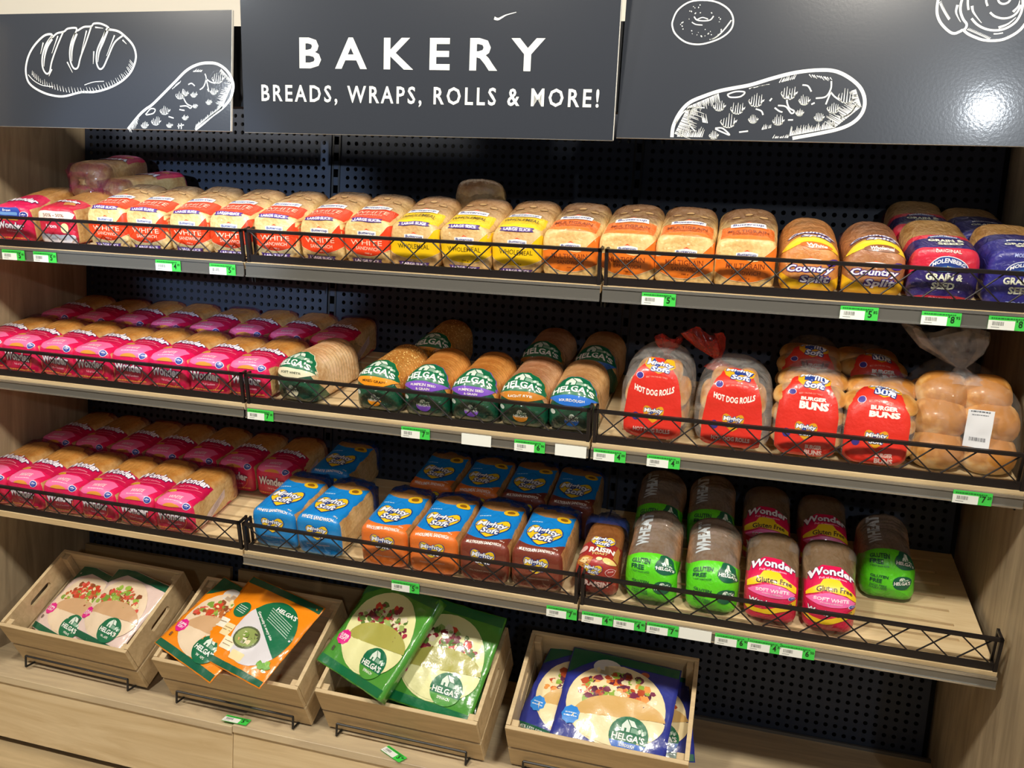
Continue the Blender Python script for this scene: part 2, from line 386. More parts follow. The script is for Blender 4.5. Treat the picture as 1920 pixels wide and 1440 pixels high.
# base deck and kick fronts
for i, (x0, x1, dz, lab) in enumerate(((XL, -0.002, 0.0, 'left'), (0.0, W-0.002, 0.006, 'middle'), (W, XR, 0.004, 'right'))):
    r = empty('base_deck', (x0, 0, 0.0985)); tag(r, f'oak-look bottom deck with front drop panel, {lab} bay', 'deck')
    MB().box(0, x1-x0, -0.03, D, -0.022+dz, 0.0+dz).build('deck_board', wood('B5A184', 'D0BC98', 0, 1.2, 0.45), r, 0.001)
    MB().box(0, x1-x0, -0.024, -0.004, -0.205, -0.0235+dz).build('kick_board', OAKX, r)
    MB().box(0, x1-x0, 0.02, 0.03, FLOOR-0.0985, -0.205).build('recessed_plinth', BLACK, r)
MB_ = MB().box(W, XR, D-0.012, D-0.002, 0.1025, 0.112); tag(MB_.build('edge_trim', pmat('6E6C66', 0.4, 0.5)), 'thin grey trim where the right deck meets the back panel', 'trim')
for x0, x1, lab in ((XL+0.004, -0.350, 'left'), (-0.318, 0.30, 'right')):
    tag(MB().box(x0, x1, D-0.022, D-0.006, 0.1055, 0.335).build('loose_board', wood('7E6747', '9A8159', 0, 1.0)), f'oak-look board standing upright behind the crates, {lab} one of two', 'board')

# ------------------------------------------------------------------ shelves
ZS = {'T': 1.4, 'M': 1.019, 'L': 0.604}; YS = {'T': 0.0, 'M': 0.009, 'L': 0.009}
LV = {'T': 'top', 'M': 'middle', 'L': 'bottom'}
def shelf_pt(k, x, d, off=0.0):
    c, s = math.cos(TILT), math.sin(TILT); return (x, YS[k]+d*c-off*s, ZS[k]+d*s+off*c)
SHELFW = PALE
def shelf_board_mesh(w_):
    m = MB(); th = 0.018; rows = [0.042, 0.101, 0.160, 0.219, 0.278, 0.337, 0.396, 0.455]; g = 0.010; y = 0.002
    for rr in rows: m.box(0, w_, y, rr, -th, 0); y = rr+g
    m.box(0, w_, y, 0.512, -th, 0)
    for rr in rows:
        n = 2; gap = 0.058; sl = (w_-gap*(n+1))/n
        for i in range(n+1): m.box(i*(sl+gap), i*(sl+gap)+gap, rr, rr+g, -th, 0)
    return m.mesh('shelf_board')
SB = shelf_board_mesh(W-0.006)
RAILM = pmat('787670', 0.3, 0.5); LIPM = pmat('B9B5AC', 0.22, 0.8)
BAYS = ((-W, 'left'), (0.0, 'middle'), (W, 'right'))
RODM = pmat('241F20', 0.42, 0.4)
rail_p = guard_p = None
for k in 'TML':
    for bx, bl in BAYS:
        s = empty('display_shelf', shelf_pt(k, bx+0.003, 0), (TILT, 0, 0)); tag(s, f'slotted pale wooden shelf, {LV[k]} level, {bl} bay', 'shelf', 'sloping shelves')
        link('shelf_board', SB, SHELFW, s)
        for sx in (0.0, W-0.009):
            MB().box(sx, sx+0.003, 0.03, 0.50, -0.06, -0.0185).build('bracket', BLACK, s)
        # wire guard
        if guard_p is None:
            g = empty('wire_guard', shelf_pt(k, bx+0.004, 0.0), (TILT, 0, 0)); guard_p = g; Lg = W-0.008
            MB().box(0, Lg, 0.006, 0.009, 0.001, 0.020).build('bottom_strip', RODM, g)
            MB().box(0, Lg, 0.0035, 0.0115, 0.079, 0.087).build('top_rail', RODM, g)
            a = MB().box(0, 0.008, 0.0035, 0.0115, 0.0, 0.087).build('end_post', RODM, g)
            c = copy_tree(a, g); c.location.x = Lg-0.008
            a = MB().box(0, 0.006, 0.040, 0.046, 0.0, 0.087).build('return_post', RODM, g); c = copy_tree(a, g); c.location.x = Lg-0.006
            a = MB().box(0, 0.006, 0.0115, 0.046, 0.080, 0.086).build('return_rail', RODM, g); c = copy_tree(a, g); c.location.x = Lg-0.006
            a = MB().box(0, 0.006, 0.0115, 0.046, 0.001, 0.006).build('return_foot', RODM, g); c = copy_tree(a, g); c.location.x = Lg-0.006
            n = 11; st = (Lg-0.016)/n; p = MB().tube((st*.11, 0.0105, 0.019), (st*.89, 0.0105, 0.080), 0.0018).build('lattice_rod', RODM, g); q = MB().tube((st*.11, 0.0050, 0.080), (st*.89, 0.0050, 0.019), 0.0018).build('lattice_rod', RODM, g)
            for i in range(n):
                for b in (p, q):
                    c = b if i == 0 else copy_tree(b, g)
                    c.location.x = 0.008+i*st
        else:
            g = copy_tree(guard_p); g.location = shelf_pt(k, bx+0.004, 0.0)
        tag(g, f'black lattice wire guard along the {LV[k]} shelf, {bl} bay', 'wire guard', 'wire guards')
        # price rail
        if not (k == 'L' and bl == 'left'):
            top = -0.0005 if k == 'T' else -0.008
            r = empty('price_rail', shelf_pt(k, bx+0.003, 0.0), (TILT*0.45, 0, 0)); tag(r, f'grey price rail on the front of the {LV[k]} shelf, {bl} bay', 'price rail', 'price rails')
            MB().box(0, W-0.006, -0.004, -0.001, -0.036, top).build('rail_face', RAILM, r)
            MB().box(0, W-0.006, -0.0065, -0.004, top-0.006, top).build('upper_lip', LIPM, r)
            MB().box(0, W-0.006, -0.0065, -0.004, -0.037, -0.033).build('lower_lip', LIPM, r)
# price tags: (shelf, photo x centre, dollars, cents)
TG = pmat('3FCB4B', 0.5); TG2 = pmat('37B043', 0.5); TW = pmat('E9ECE6', 0.5); TK = pmat('16311C', 0.6); TGY = pmat('8E948E', 0.6)
def price_tag(loc, rot, dol, cen, lab, wd=0.078, plain=False, sc=1.0, nm='price_tag'):
    r = empty(nm, loc, rot); hh = 0.0285
    if plain:
        MB().box(-wd/2, wd/2, -0.0012, 0, -hh, 0).build('card', TW, r)
        tag(r, lab, 'tag', 'blank rail cards'); return r
    MB().box(-wd/2, wd/2, -0.0012, 0, -hh, 0).build('card', TG, r)
    MB().box(-wd/2, wd/2-0.027, -0.0018, -0.0013, -hh, -0.009).build('white_field', TW, r)
    A = Art(); A.text('price', '16311C', 0, dol, wd/2-0.0165, -hh*0.52, 0.008, 0.015, 0.02); A.text('price', '16311C', 0, cen, wd/2-0.006, -hh*0.36, 0.008, 0.0065, 0.01); A.text('price', '16311C', 0, '$', wd/2-0.0235, -hh*0.3, 0.003, 0.005, 0.01)
    A.bars('small_print', '1F7A30', 0, -0.003, -0.0045, wd*0.8, 0.0028)
    rd = random.Random(dol+cen+lab)
    x = -wd/2+0.008
    while x < -wd/2+0.030: b = rd.choice((0.0006, 0.001)); A.poly('barcode', '4B504C', 0, [(x, -0.020), (x+b, -0.020), (x+b, -0.0115), (x, -0.0115)]); x += b+rd.choice((0.0007, 0.0012))
    A.poly('barcode', '8E948E', 0, [(-wd/2+0.006, -0.0245), (-wd/2+0.022, -0.0245), (-wd/2+0.022, -0.023), (-wd/2+0.006, -0.023)])
    conform(A, lambda x, y, l: Vector((x, -0.0018-l*0.3, y)), r, grid=0, coat=0)
    r.scale = (sc, sc, sc); tag(r, lab, 'price tag', 'green price tags'); return r
TAGS = [('T', 25, '5', '60', 0), ('T', 84, '5', '50', 0), ('T', 315, '4', '00', 0), ('T', 417, '5', '50', 0), ('T', 1235, '5', '90', 0), ('T', 1611, '5', '85', 0), ('T', 1765, '8', '95', 0), ('T', 1892, '8', '95', 0),
        ('M', 488, '7', '20', 0), ('M', 779, '7', '20', 0), ('M', 893, '', '', 1), ('M', 993, '6', '90', 0), ('M', 1070, '', '', 1), ('M', 1143, '4', '00', 0), ('M', 1244, '4', '25', 0), ('M', 1824, '7', '20', 0),
        ('L', 760, '5', '00', 0), ('L', 1053, '7', '00', 0), ('L', 1120, '4', '40', 0), ('L', 1180, '4', '40', 0), ('L', 1243, '7', '40', 0), ('L', 1303, '', '', 1), ('L', 1372, '6', '90', 0), ('L', 1434, '4', '30', 0), ('L', 1495, '6', '50', 0)]
ORD = ['first', 'second', 'third', 'fourth', 'fifth', 'sixth', 'seventh', 'eighth', 'ninth', 'tenth', 'eleventh', 'twelfth']
cnt = {}
LINE = {'T': (464, 0.0655), 'M': (705, 0.1146), 'L': (964, 0.161)}
for k, u, dol, cen, plain in TAGS:
    a, b = LINE[k]; P = at(u, a+b*u+14, (0, YS[k]-0.006, 0), (0, 1, 0)); key = (k, plain); i = cnt.get(key, 0); cnt[key] = i+1
    c, s = math.cos(TILT*0.45), math.sin(TILT*0.45); o = -0.0065; zz = -0.0075 if k == 'T' else -0.0095
    loc = (P.x, YS[k]+o*c-zz*s-0.0005, ZS[k]+o*s+zz*c)
    if plain: lab = f'blank white card in the rail of the {LV[k]} shelf' + (', right one' if i else (', left one' if k == 'M' else ''))
    else: lab = f'green price tag {dol}.{cen} on the {LV[k]} shelf rail, {ORD[i]} from left'
    price_tag(loc, (TILT*0.45, 0, 0), dol, cen, lab, plain=plain)
price_tag((0.0, 0.004, 0.1085), (math.radians(-88), 0, 0), '5', '00', 'green price tag lying on the deck below the second crate', nm='price_tag')
price_tag((0.487, 0.006, 0.1085), (math.radians(-88), 0, math.radians(-28)), '5', '00', 'green price tag lying askew on the deck below the third crate')

# ------------------------------------------------------------------ signs
SIGNM = pmat('33373F', 0.25, 0.0, 0.25, 0.02, 150); WHITE = 'E9ECEA'
def sign(label, x0, x1, z0, z1, y0, tilt):
    r = empty('bakery_sign_panel', (x0, y0, z0), (tilt, 0, 0)); tag(r, label, 'sign')
    MB().box(0, x1-x0, 0, 0.008, 0, z1-z0).build('board', SIGNM, r); m = MB().box(0, x1-x0, 0.0, 0.008, 0, z1-z0)
    MB().box(x1-x0, x1-x0+0.0012, 0.0003, 0.008, 0, z1-z0).build('cut_edge', pmat('D8D6CF', 0.6), r)
    MB().box(0, x1-x0, 0.0003, 0.008, -0.0012, 0).build('cut_edge', pmat('77736B', 0.6), r)
    n = Matrix.Rotation(tilt, 3, 'X') @ Vector((0, -1, 0)); inv = (Matrix.Translation(r.location) @ Matrix.Rotation(tilt, 4, 'X')).inverted()
    def px(u, v):
        q = inv @ at(u, v, r.location, n); return (q.x, q.z)
    return r, px
def catmull(P, n=6, closed=False):
    out = []; m = len(P)
    rng = range(m) if closed else range(m-1)
    for i in rng:
        g = (lambda j: P[j % m]) if closed else (lambda j: P[min(max(j, 0), m-1)])
        p0, p1, p2, p3 = g(i-1), g(i), g(i+1), g(i+2)
        for k in range(n):
            t = k/n
            out.append(tuple(0.5*((2*p1[a])+(-p0[a]+p2[a])*t+(2*p0[a]-5*p1[a]+4*p2[a]-p3[a])*t*t+(-p0[a]+3*p1[a]-3*p2[a]+p3[a])*t**3) for a in (0, 1)))
    if not closed: out.append(tuple(P[-1]))
    return out
def stroke(A, part, P, w0, w1=None, closed=False, smooth=True, lay=1):
    w1 = w0 if w1 is None else w1
    Q = catmull(P, 6, closed) if smooth and len(P) > 2 else list(P); n = len(Q); V = []; F = []
    for i, (x, y) in enumerate(Q):
        a = Q[(i-1) % n] if closed else Q[max(i-1, 0)]; b = Q[(i+1) % n] if closed else Q[min(i+1, n-1)]
        dx, dy = b[0]-a[0], b[1]-a[1]; l = math.hypot(dx, dy) or 1; t = i/(n-1); w_ = (w0+(w1-w0)*t)/2
        V += [(x-dy/l*w_, y+dx/l*w_), (x+dy/l*w_, y-dx/l*w_)]
    for i in range(n if closed else n-1):
        j = (i+1) % n; F.append((2*i, 2*i+1, 2*j+1, 2*j))
    A.put(part, WHITE, lay, V, F)
def flatmap(x, y, l): return Vector((x, -l*0.5, y))
PX = 0.00131
rd = random.Random(3)
def bread_art(A, px, pts, seeds_, hat, part):
    """speckled flatbread outline: outline thick, seed blobs, edge hatching"""
    for (u, v, r) in seeds_:
        for q in range(7):
            o = (q-3)/3*r; hh = r*1.1*math.sqrt(max(0.05, 1-(o/r)**2))
            stroke(A, part, [px(u+o, v+hh*0.9), px(u+o+r*0.18, v-hh*(0.3+0.7*rd.random()))], 1.9*PX, 0.5*PX, smooth=False)
        stroke(A, part, [px(u-r, v+r*0.1), px(u-r*0.5, v+r*0.8), px(u+r*0.4, v+r*0.85), px(u+r, v)], 1.6*PX)
    for (a, b, n, ln, ang) in hat:
        for q in range(n):
            t = (q+rd.random()*0.5)/n; u = a[0]+(b[0]-a[0])*t; v = a[1]+(b[1]-a[1])*t; L_ = ln*(0.5+0.8*rd.random())
            stroke(A, part, [px(u, v), px(u+L_*math.cos(ang), v+L_*math.sin(ang))], 1.8*PX, 0.4*PX, smooth=False)
# left sign
s1, p1 = sign('black bakery sign with chalk loaf and speckled flatbread drawings, left of the lettered sign', XL-0.25, -0.030, 1.731, 2.026, -0.030, 0.0)
A = Art(); Z = lambda P: [p1(20+x/8, 30+y/8) for x, y in P]
stroke(A, 'loaf_drawing', Z([(625, 330), (610, 275), (500, 300), (360, 440), (270, 600), (230, 780), (245, 930), (300, 1030), (430, 1120), (600, 1185), (800, 1205), (1050, 1145), (1250, 1140), (1450, 1090), (1650, 990), (1790, 860), (1860, 720), (1880, 580), (1830, 430), (1700, 290), (1600, 225), (1460, 200)]), 4.2*PX)
stroke(A, 'loaf_drawing', Z([(630, 320), (700, 260), (800, 235), (860, 190), (980, 180), (1000, 220), (1100, 165), (1210, 155), (1250, 115), (1350, 115), (1460, 165), (1470, 205)]), 3.6*PX)
for g in ([(620, 300), (530, 430), (480, 600), (480, 760), (530, 860), (585, 840), (620, 680), (700, 450), (790, 240)], [(990, 220), (920, 370), (890, 520), (900, 680), (950, 785), (1010, 770), (1050, 620), (1130, 400), (1210, 160)], [(1450, 180), (1370, 350), (1300, 520), (1290, 690), (1330, 790), (1390, 770), (1460, 620), (1560, 400), (1690, 290)]):
    stroke(A, 'loaf_drawing', Z(g), 3.4*PX)
    stroke(A, 'loaf_drawing', Z([(g[0][0]-5, g[0][1]+40), (g[1][0]+20, g[1][1]+30), (g[2][0]+30, g[2][1]+20), (g[3][0]+20, g[3][1])]), 8*PX, 1*PX)
stroke(A, 'loaf_drawing', Z([(265, 880), (350, 970), (480, 1040), (640, 1062)]), 1.6*PX)
stroke(A, 'loaf_drawing', Z([(1110, 1035), (1250, 990), (1400, 980)]), 1.4*PX)
for (x, y, x2, y2) in ((490, 400, 450, 570), (710, 300, 620, 560), (1140, 220, 1060, 560), (1560, 290, 1440, 600), (1250, 530, 1240, 720), (850, 690, 930, 850), (1680, 360, 1740, 420), (620, 800, 575, 905), (1270, 170, 1390, 185)):
    stroke(A, 'loaf_drawing', Z([(x, y), (x2, y2)]), 3*PX, 0.8*PX, smooth=False)
for q in range(46):
    t = q/45; a = math.radians(205+t*150); cx = 1050+800*math.cos(a); cy = 690-470*math.sin(a); L_ = 60+40*rd.random()
    stroke(A, 'loaf_drawing', Z([(cx, cy), (cx-30-(t-0.5)*60, cy-L_)]), 1.6*PX, 0.4*PX, smooth=False)
Y_ = lambda P: [p1(230+x/8.35, 100+y/8.35) for x, y in P]
stroke(A, 'flatbread_drawing', Y_([(85, 1185), (260, 970), (370, 870), (480, 790), (800, 470), (1000, 270), (1180, 175), (1350, 150), (1500, 175), (1640, 280), (1720, 430), (1730, 560), (1680, 720), (1560, 860), (1400, 980), (1250, 1110), (1140, 1195)]), 5.2*PX, 5.2*PX)
yy = lambda u, v: p1(230+u/8.35, 100+v/8.35)
bread_art(A, yy, None, [(345, 1120, 55), (520, 1060, 70), (660, 890, 75), (735, 1120, 45), (900, 650, 70), (980, 620, 50), (1115, 640, 50), (1135, 820, 38), (1350, 760, 45), (1430, 590, 58), (1490, 380, 95), (980, 1000, 45)], [((1140, 1180), (1560, 860), 34, 85, math.radians(-80)), ((1560, 860), (1720, 480), 26, 110, math.radians(-170)), ((1700, 420), (1540, 240), 16, 60, math.radians(120)), ((100, 1180), (250, 1000), 12, 70, math.radians(70)), ((780, 560), (900, 460), 8, 50, math.radians(-60)), ((1100, 290), (1240, 290), 8, 50, math.radians(-50))], 'flatbread_drawing')
for P in ([(360, 960), (440, 870), (510, 880), (480, 940), (370, 965)], [(950, 560), (940, 650), (980, 750), (1020, 800), (1080, 830), (1060, 860), (1000, 825), (900, 830)], [(1290, 320), (1310, 400), (1270, 520), (1210, 570)], [(1310, 400), (1350, 590), (1330, 560)], [(1310, 400), (1380, 450), (1455, 470)], [(1030, 490), (1080, 470), (1130, 510)], [(890, 880), (970, 895)], [(720, 990), (800, 1015)], [(860, 1140), (960, 1120)], [(880, 1100), (880, 1180)], [(920, 1095), (920, 1185)]):
    stroke(A, 'flatbread_drawing', Y_(P), 2.2*PX)
conform(A, flatmap, s1, grid=0, rough=0.5, coat=0.2)
# middle sign
s2, p2 = sign('black sign reading BAKERY, BREADS, WRAPS, ROLLS & MORE! in white letters', -0.006, 0.951, 1.733, 2.10, -0.004, math.radians(5.0))
A = Art()
def px_text(A, px, part, t, u0, v0, u1, v1, hpx, bold, space):
    a = px(u0, v0); b = px(u1, v1); cx, cy = (a[0]+b[0])/2, (a[1]+b[1])/2; hh = px(u0, v0-hpx)[1]-a[1]
    wt = math.hypot(b[0]-a[0], b[1]-a[1]); B = Art(); B.text(part, WHITE, 1, t, cx, cy+hh/2, wt, hh, bold, space=space, rot=math.atan2(b[1]-a[1], b[0]-a[0]))
    V, F = list(B.d.values())[0]; par = list(range(len(V)))          # each letter is a part of its own
    def root(i):
        while par[i] != i: par[i] = par[par[i]]; i = par[i]
        return i
    for f in F:
        for i in f[1:]: par[root(i)] = root(f[0])
    G_ = {}
    for f in F: G_.setdefault(root(f[0]), []).append(f)
    for fs in G_.values():
        ids = sorted({i for f in fs for i in f}); mp = {i: k for k, i in enumerate(ids)}
        A.put('letter', WHITE, 1, [V[i] for i in ids], [tuple(mp[i] for i in f) for f in fs])
px_text(A, p2, 'title_lettering', 'BAKERY', 562, 128, 1020, 134, 58, 0.025, 1.75)
px_text(A, p2, 'subtitle_lettering', 'BREADS, WRAPS, ROLLS & MORE!', 491, 195, 1122, 208, 37, 0.018, 1.3)
stroke(A, 'scuff_mark', [p2(927, 34), p2(934, 36), p2(942, 32), p2(950, 28), p2(968, 23)], 5*PX, 0.8*PX)
conform(A, flatmap, s2, grid=0, rough=0.5, coat=0.2)
# right sign
s3, p3 = sign('black bakery sign with chalk donut, pastry scroll and flatbread drawings, right of the lettered sign', 0.957, XR+0.20, 1.741, 2.13, 0.006, 0.0)
A = Art(); G = lambda P: [p3(1240+x/4.8, y/4.8) for x, y in P]
stroke(A, 'donut_drawing', G([(105, 180), (150, 90), (250, 20), (370, 2), (500, 20), (600, 80), (645, 160), (635, 250), (570, 320), (470, 370), (340, 400), (220, 380), (130, 310), (100, 240)]), 2.6*PX, closed=True)
stroke(A, 'donut_drawing', G([(295, 150), (320, 180), (380, 188), (440, 180), (470, 145)]), 2*PX); stroke(A, 'donut_drawing', G([(325, 175), (370, 158), (420, 172)]), 1.6*PX)
stroke(A, 'donut_drawing', G([(275, 200), (310, 220), (370, 226)]), 1.6*PX)
for q in range(34):
    a = rd.random()*6.28; rr = 0.45+0.45*rd.random(); u = 372+250*rr*math.cos(a); v = 195+165*rr*math.sin(a)
    stroke(A, 'donut_drawing', G([(u, v), (u+rd.uniform(-12, 12), v+rd.uniform(-14, 4))]), 1.5*PX, smooth=False)
for q in range(26):
    t = q/25; u = 450+185*t; v = 355-170*t**1.6; stroke(A, 'donut_drawing', G([(u, v), (u-16, v+2)]), 1.4*PX, smooth=False)
stroke(A, 'flatbread_drawing', G([(95, 1235), (110, 1130), (170, 1010), (260, 920), (400, 860), (520, 820), (640, 795), (800, 765), (1000, 705), (1200, 655), (1400, 632), (1560, 640), (1690, 700), (1790, 790), (1830, 900), (1810, 1010), (1730, 1100), (1600, 1160), (1400, 1205), (1180, 1245)]), 6.0*PX, 5.5*PX)
gg = lambda u, v: p3(1240+u/4.8, v/4.8)
bread_art(A, gg, None, [(520, 950, 52), (682, 970, 62), (850, 900, 66), (600, 1085, 70), (825, 1070, 42), (1145, 830, 70), (1285, 900, 48), (1243, 1012, 34), (1418, 1050, 44), (1545, 970, 54), (1665, 860, 75), (1050, 1080, 50), (470, 1215, 40)],
          [((1150, 1225), (1560, 1150), 36, 75, math.radians(-80)), ((1560, 1150), (1800, 960), 26, 110, math.radians(-150)), ((1800, 960), (1750, 800), 18, 70, math.radians(165)), ((120, 1200), (240, 960), 22, 130, math.radians(20)), ((240, 960), (520, 840), 26, 80, math.radians(80)), ((140, 1230), (370, 1235), 20, 80, math.radians(-70)), ((780, 800), (960, 760), 8, 50, math.radians(-10)), ((1060, 745), (1200, 710), 9, 50, math.radians(-60)), ((1330, 670), (1530, 700), 10, 40, math.radians(50)), ((1000, 1245), (1150, 1240), 10, 30, math.radians(-60)), ((900, 1170), (990, 1150), 6, 50, math.radians(-80)), ((370, 1100), (420, 1110), 5, 70, math.radians(-100))], 'flatbread_drawing')
stroke(A, 'flatbread_drawing', G([(130, 1110), (200, 1010), (290, 970), (390, 970)]), 2*PX); stroke(A, 'flatbread_drawing', G([(270, 970), (240, 1060), (260, 1130), (305, 1180)]), 2*PX)
for P in ([(595, 850), (670, 825), (750, 830), (710, 870), (620, 875), (595, 850)], [(485, 1155), (550, 1155), (615, 1215), (550, 1190), (485, 1160)], [(1160, 840), (1130, 900), (1150, 970), (1195, 1000), (1170, 1020), (1120, 960), (1050, 950)], [(1530, 730), (1525, 800), (1480, 870), (1390, 885)], [(1525, 830), (1500, 890), (1480, 940)], [(1525, 830), (1560, 870), (1610, 905)], [(1270, 765), (1320, 775), (1350, 825)], [(850, 980), (900, 1000), (915, 1035)], [(1020, 970), (1060, 1000), (1090, 1010)], [(1350, 940), (1380, 925)], [(975, 910), (995, 885)], [(1140, 1080), (1185, 1080)], [(700, 1190), (780, 1180)], [(1600, 1070), (1700, 1020), (1750, 950)]):
    stroke(A, 'flatbread_drawing', G(P), 2.4*PX)
H = lambda P: [p3(1740+x/10.67, y/10.67) for x, y in P]
stroke(A, 'pastry_scroll_drawing', H([(240, -150), (190, 60), (180, 260), (230, 420), (330, 550), (450, 650), (540, 670), (640, 630), (700, 605), (800, 680), (950, 750), (1100, 800), (1300, 815), (1500, 790), (1700, 700), (1850, 590), (1960, 450)]), 4*PX)
stroke(A, 'pastry_scroll_drawing', H([(720, -100), (660, 60), (650, 230), (700, 380), (770, 480), (755, 560), (720, 590)]), 3.6*PX)
stroke(A, 'pastry_scroll_drawing', H([(870, 370), (980, 490), (1150, 580), (1350, 610), (1550, 570), (1740, 450), (1850, 280), (1895, 80), (1880, -150)]), 3.4*PX)
stroke(A, 'pastry_scroll_drawing', H([(1240, 250), (1340, 330), (1500, 370), (1660, 340), (1780, 250), (1860, 100)]), 3*PX); stroke(A, 'pastry_scroll_drawing', H([(800, -80), (795, 80), (810, 200)]), 3*PX); stroke(A, 'pastry_scroll_drawing', H([(1160, -60), (1165, 40), (1190, 120)]), 3*PX)
stroke(A, 'pastry_scroll_drawing', H([(1390, -60), (1420, 40), (1500, 80), (1600, 50), (1660, -30)]), 3*PX); stroke(A, 'pastry_scroll_drawing', H([(1310, 680), (1400, 675), (1500, 658)]), 1.8*PX)
for q in range(40):
    t = q/39; P = ((200+t*330, 60+560*t**0.8) if q < 22 else (760+(q-22)*25, 600+(q-22)*11))
    stroke(A, 'pastry_scroll_drawing', H([(P[0]+25, P[1]), (P[0]+70, P[1]-40)]), 1.6*PX, 0.4*PX, smooth=False)
for P in ([(590, 100), (560, 230), (590, 330), (650, 440)], [(880, 120), (900, 230), (980, 350), (1070, 460)], [(1700, 240), (1800, 130), (1835, 10)], [(1410, 555), (1600, 480), (1760, 350)]): stroke(A, 'pastry_scroll_drawing', H(P), 4*PX, 0.8*PX)
conform(A, flatmap, s3, grid=0, rough=0.5, coat=0.2)
tag(MB().box(XL, XR, -0.002+0.02, 0.05, 1.80, 2.0).build('sign_support', BLACK), 'black support behind the gap between the bakery sign panels', 'support')
# ------------------------------------------------------------------ packaged bread designs
DES = {}; USED = set()
def design(key, name, w_, h, L, mat, art, tail=None, rf=0.018, variants=1, h0=None, kt=1.0, **kw):
    DES[key] = []
    for v in range(variants):
        r = empty(name); me = loaf_mesh('wrapped_bread', w_, h, L, rf=rf, seed=v+len(DES)*3, **kw)
        link('wrapped_bread', me, mat, r, smooth=True)
        A = Art(); art(A, v); ch = chart(me, h, rf, L, kw.get('lean', 0.0)); hh = h0 or h
        def warp(x, T, l):
            q = Vector((x*26, T*26, v*7.7+len(DES))); k = 0.0022 if T < hh*0.8 else 0.0036
            x += k*noise.noise(q); T += k*noise.noise(q+Vector((9.1, 3.3, 0)))
            return ch(x, T*h/hh if T < hh else h+(T-hh)*kt, l)
        conform(A, warp, r)
        if key == 'wonder':                                             # pale ingredients panel printed on the right flank
            B = Art(); B.poly('side_label', 'D9C6C8', 1, [(0.030, 0.006), (0.085, 0.012), (0.165, 0.042), (0.168, 0.068), (0.075, 0.036)]); B.poly('side_edge', 'D0305C', 1, [(0.020, 0.003), (0.10, 0.003), (0.095, 0.009), (0.024, 0.010)])
            for q in range(4): B.bars('small_print', '8A7078', 2, 0.105+0.008*q, 0.026+0.008*q, 0.05, 0.0018, 0.36)
            bv = BVHTree.FromPolygons([u.co.copy() for u in me.vertices], [tuple(u.vertices) for u in me.polygons])
            def flank(y, z, l):
                ht = bv.ray_cast(Vector((0.3, y, z)), Vector((-1, 0, 0)), 1)[0]
                return None if ht is None else ht+Vector((l, 0, 0))
            conform(B, flank, r)
        if tail: link('bag_end', tail_mesh(w_, h, L, seed=v*2+len(DES)), film(tail[0], tail[1]), r, smooth=True)
        DES[key].append(r)
ci = {}
def place(key, loc, rz=0.0, label='', cat='bread', group=None, rx=TILT, ry=0.0, sc=1.0, i=None):
    i = ci.get(key, 0) if i is None else i; ci[key] = i+1
    p = DES[key][i % len(DES[key])]
    if p.name in USED: p = copy_tree(p)
    else: USED.add(p.name)
    p.location = loc; p.rotation_euler = (rx, ry, rz); p.scale = (sc, sc, sc)
    for k in ('group',):
        if k in p: del p[k]
    tag(p, label, cat, group); return p
def wave_poly(A, part, col, lay, x0, x1, f0, f1, n=10):
    P = [(x0+(x1-x0)*i/n, f0((x0+(x1-x0)*i/n))) for i in range(n+1)]+[(x1-(x1-x0)*i/n, f1(x1-(x1-x0)*i/n)) for i in range(n+1)]
    A.poly(part, col, lay, P)
def badge(A, x, y, r, c='2B3F9E', c2='EDEBF2'):
    A.ell('badge', c2, 2, x, y, r, r, 16); A.ell('badge', c, 3, x, y, r*0.86, r*0.86, 16); A.text('badge', c2, 4, '*', x, y-r*0.05, r*1.1, r*1.0, 0.03)
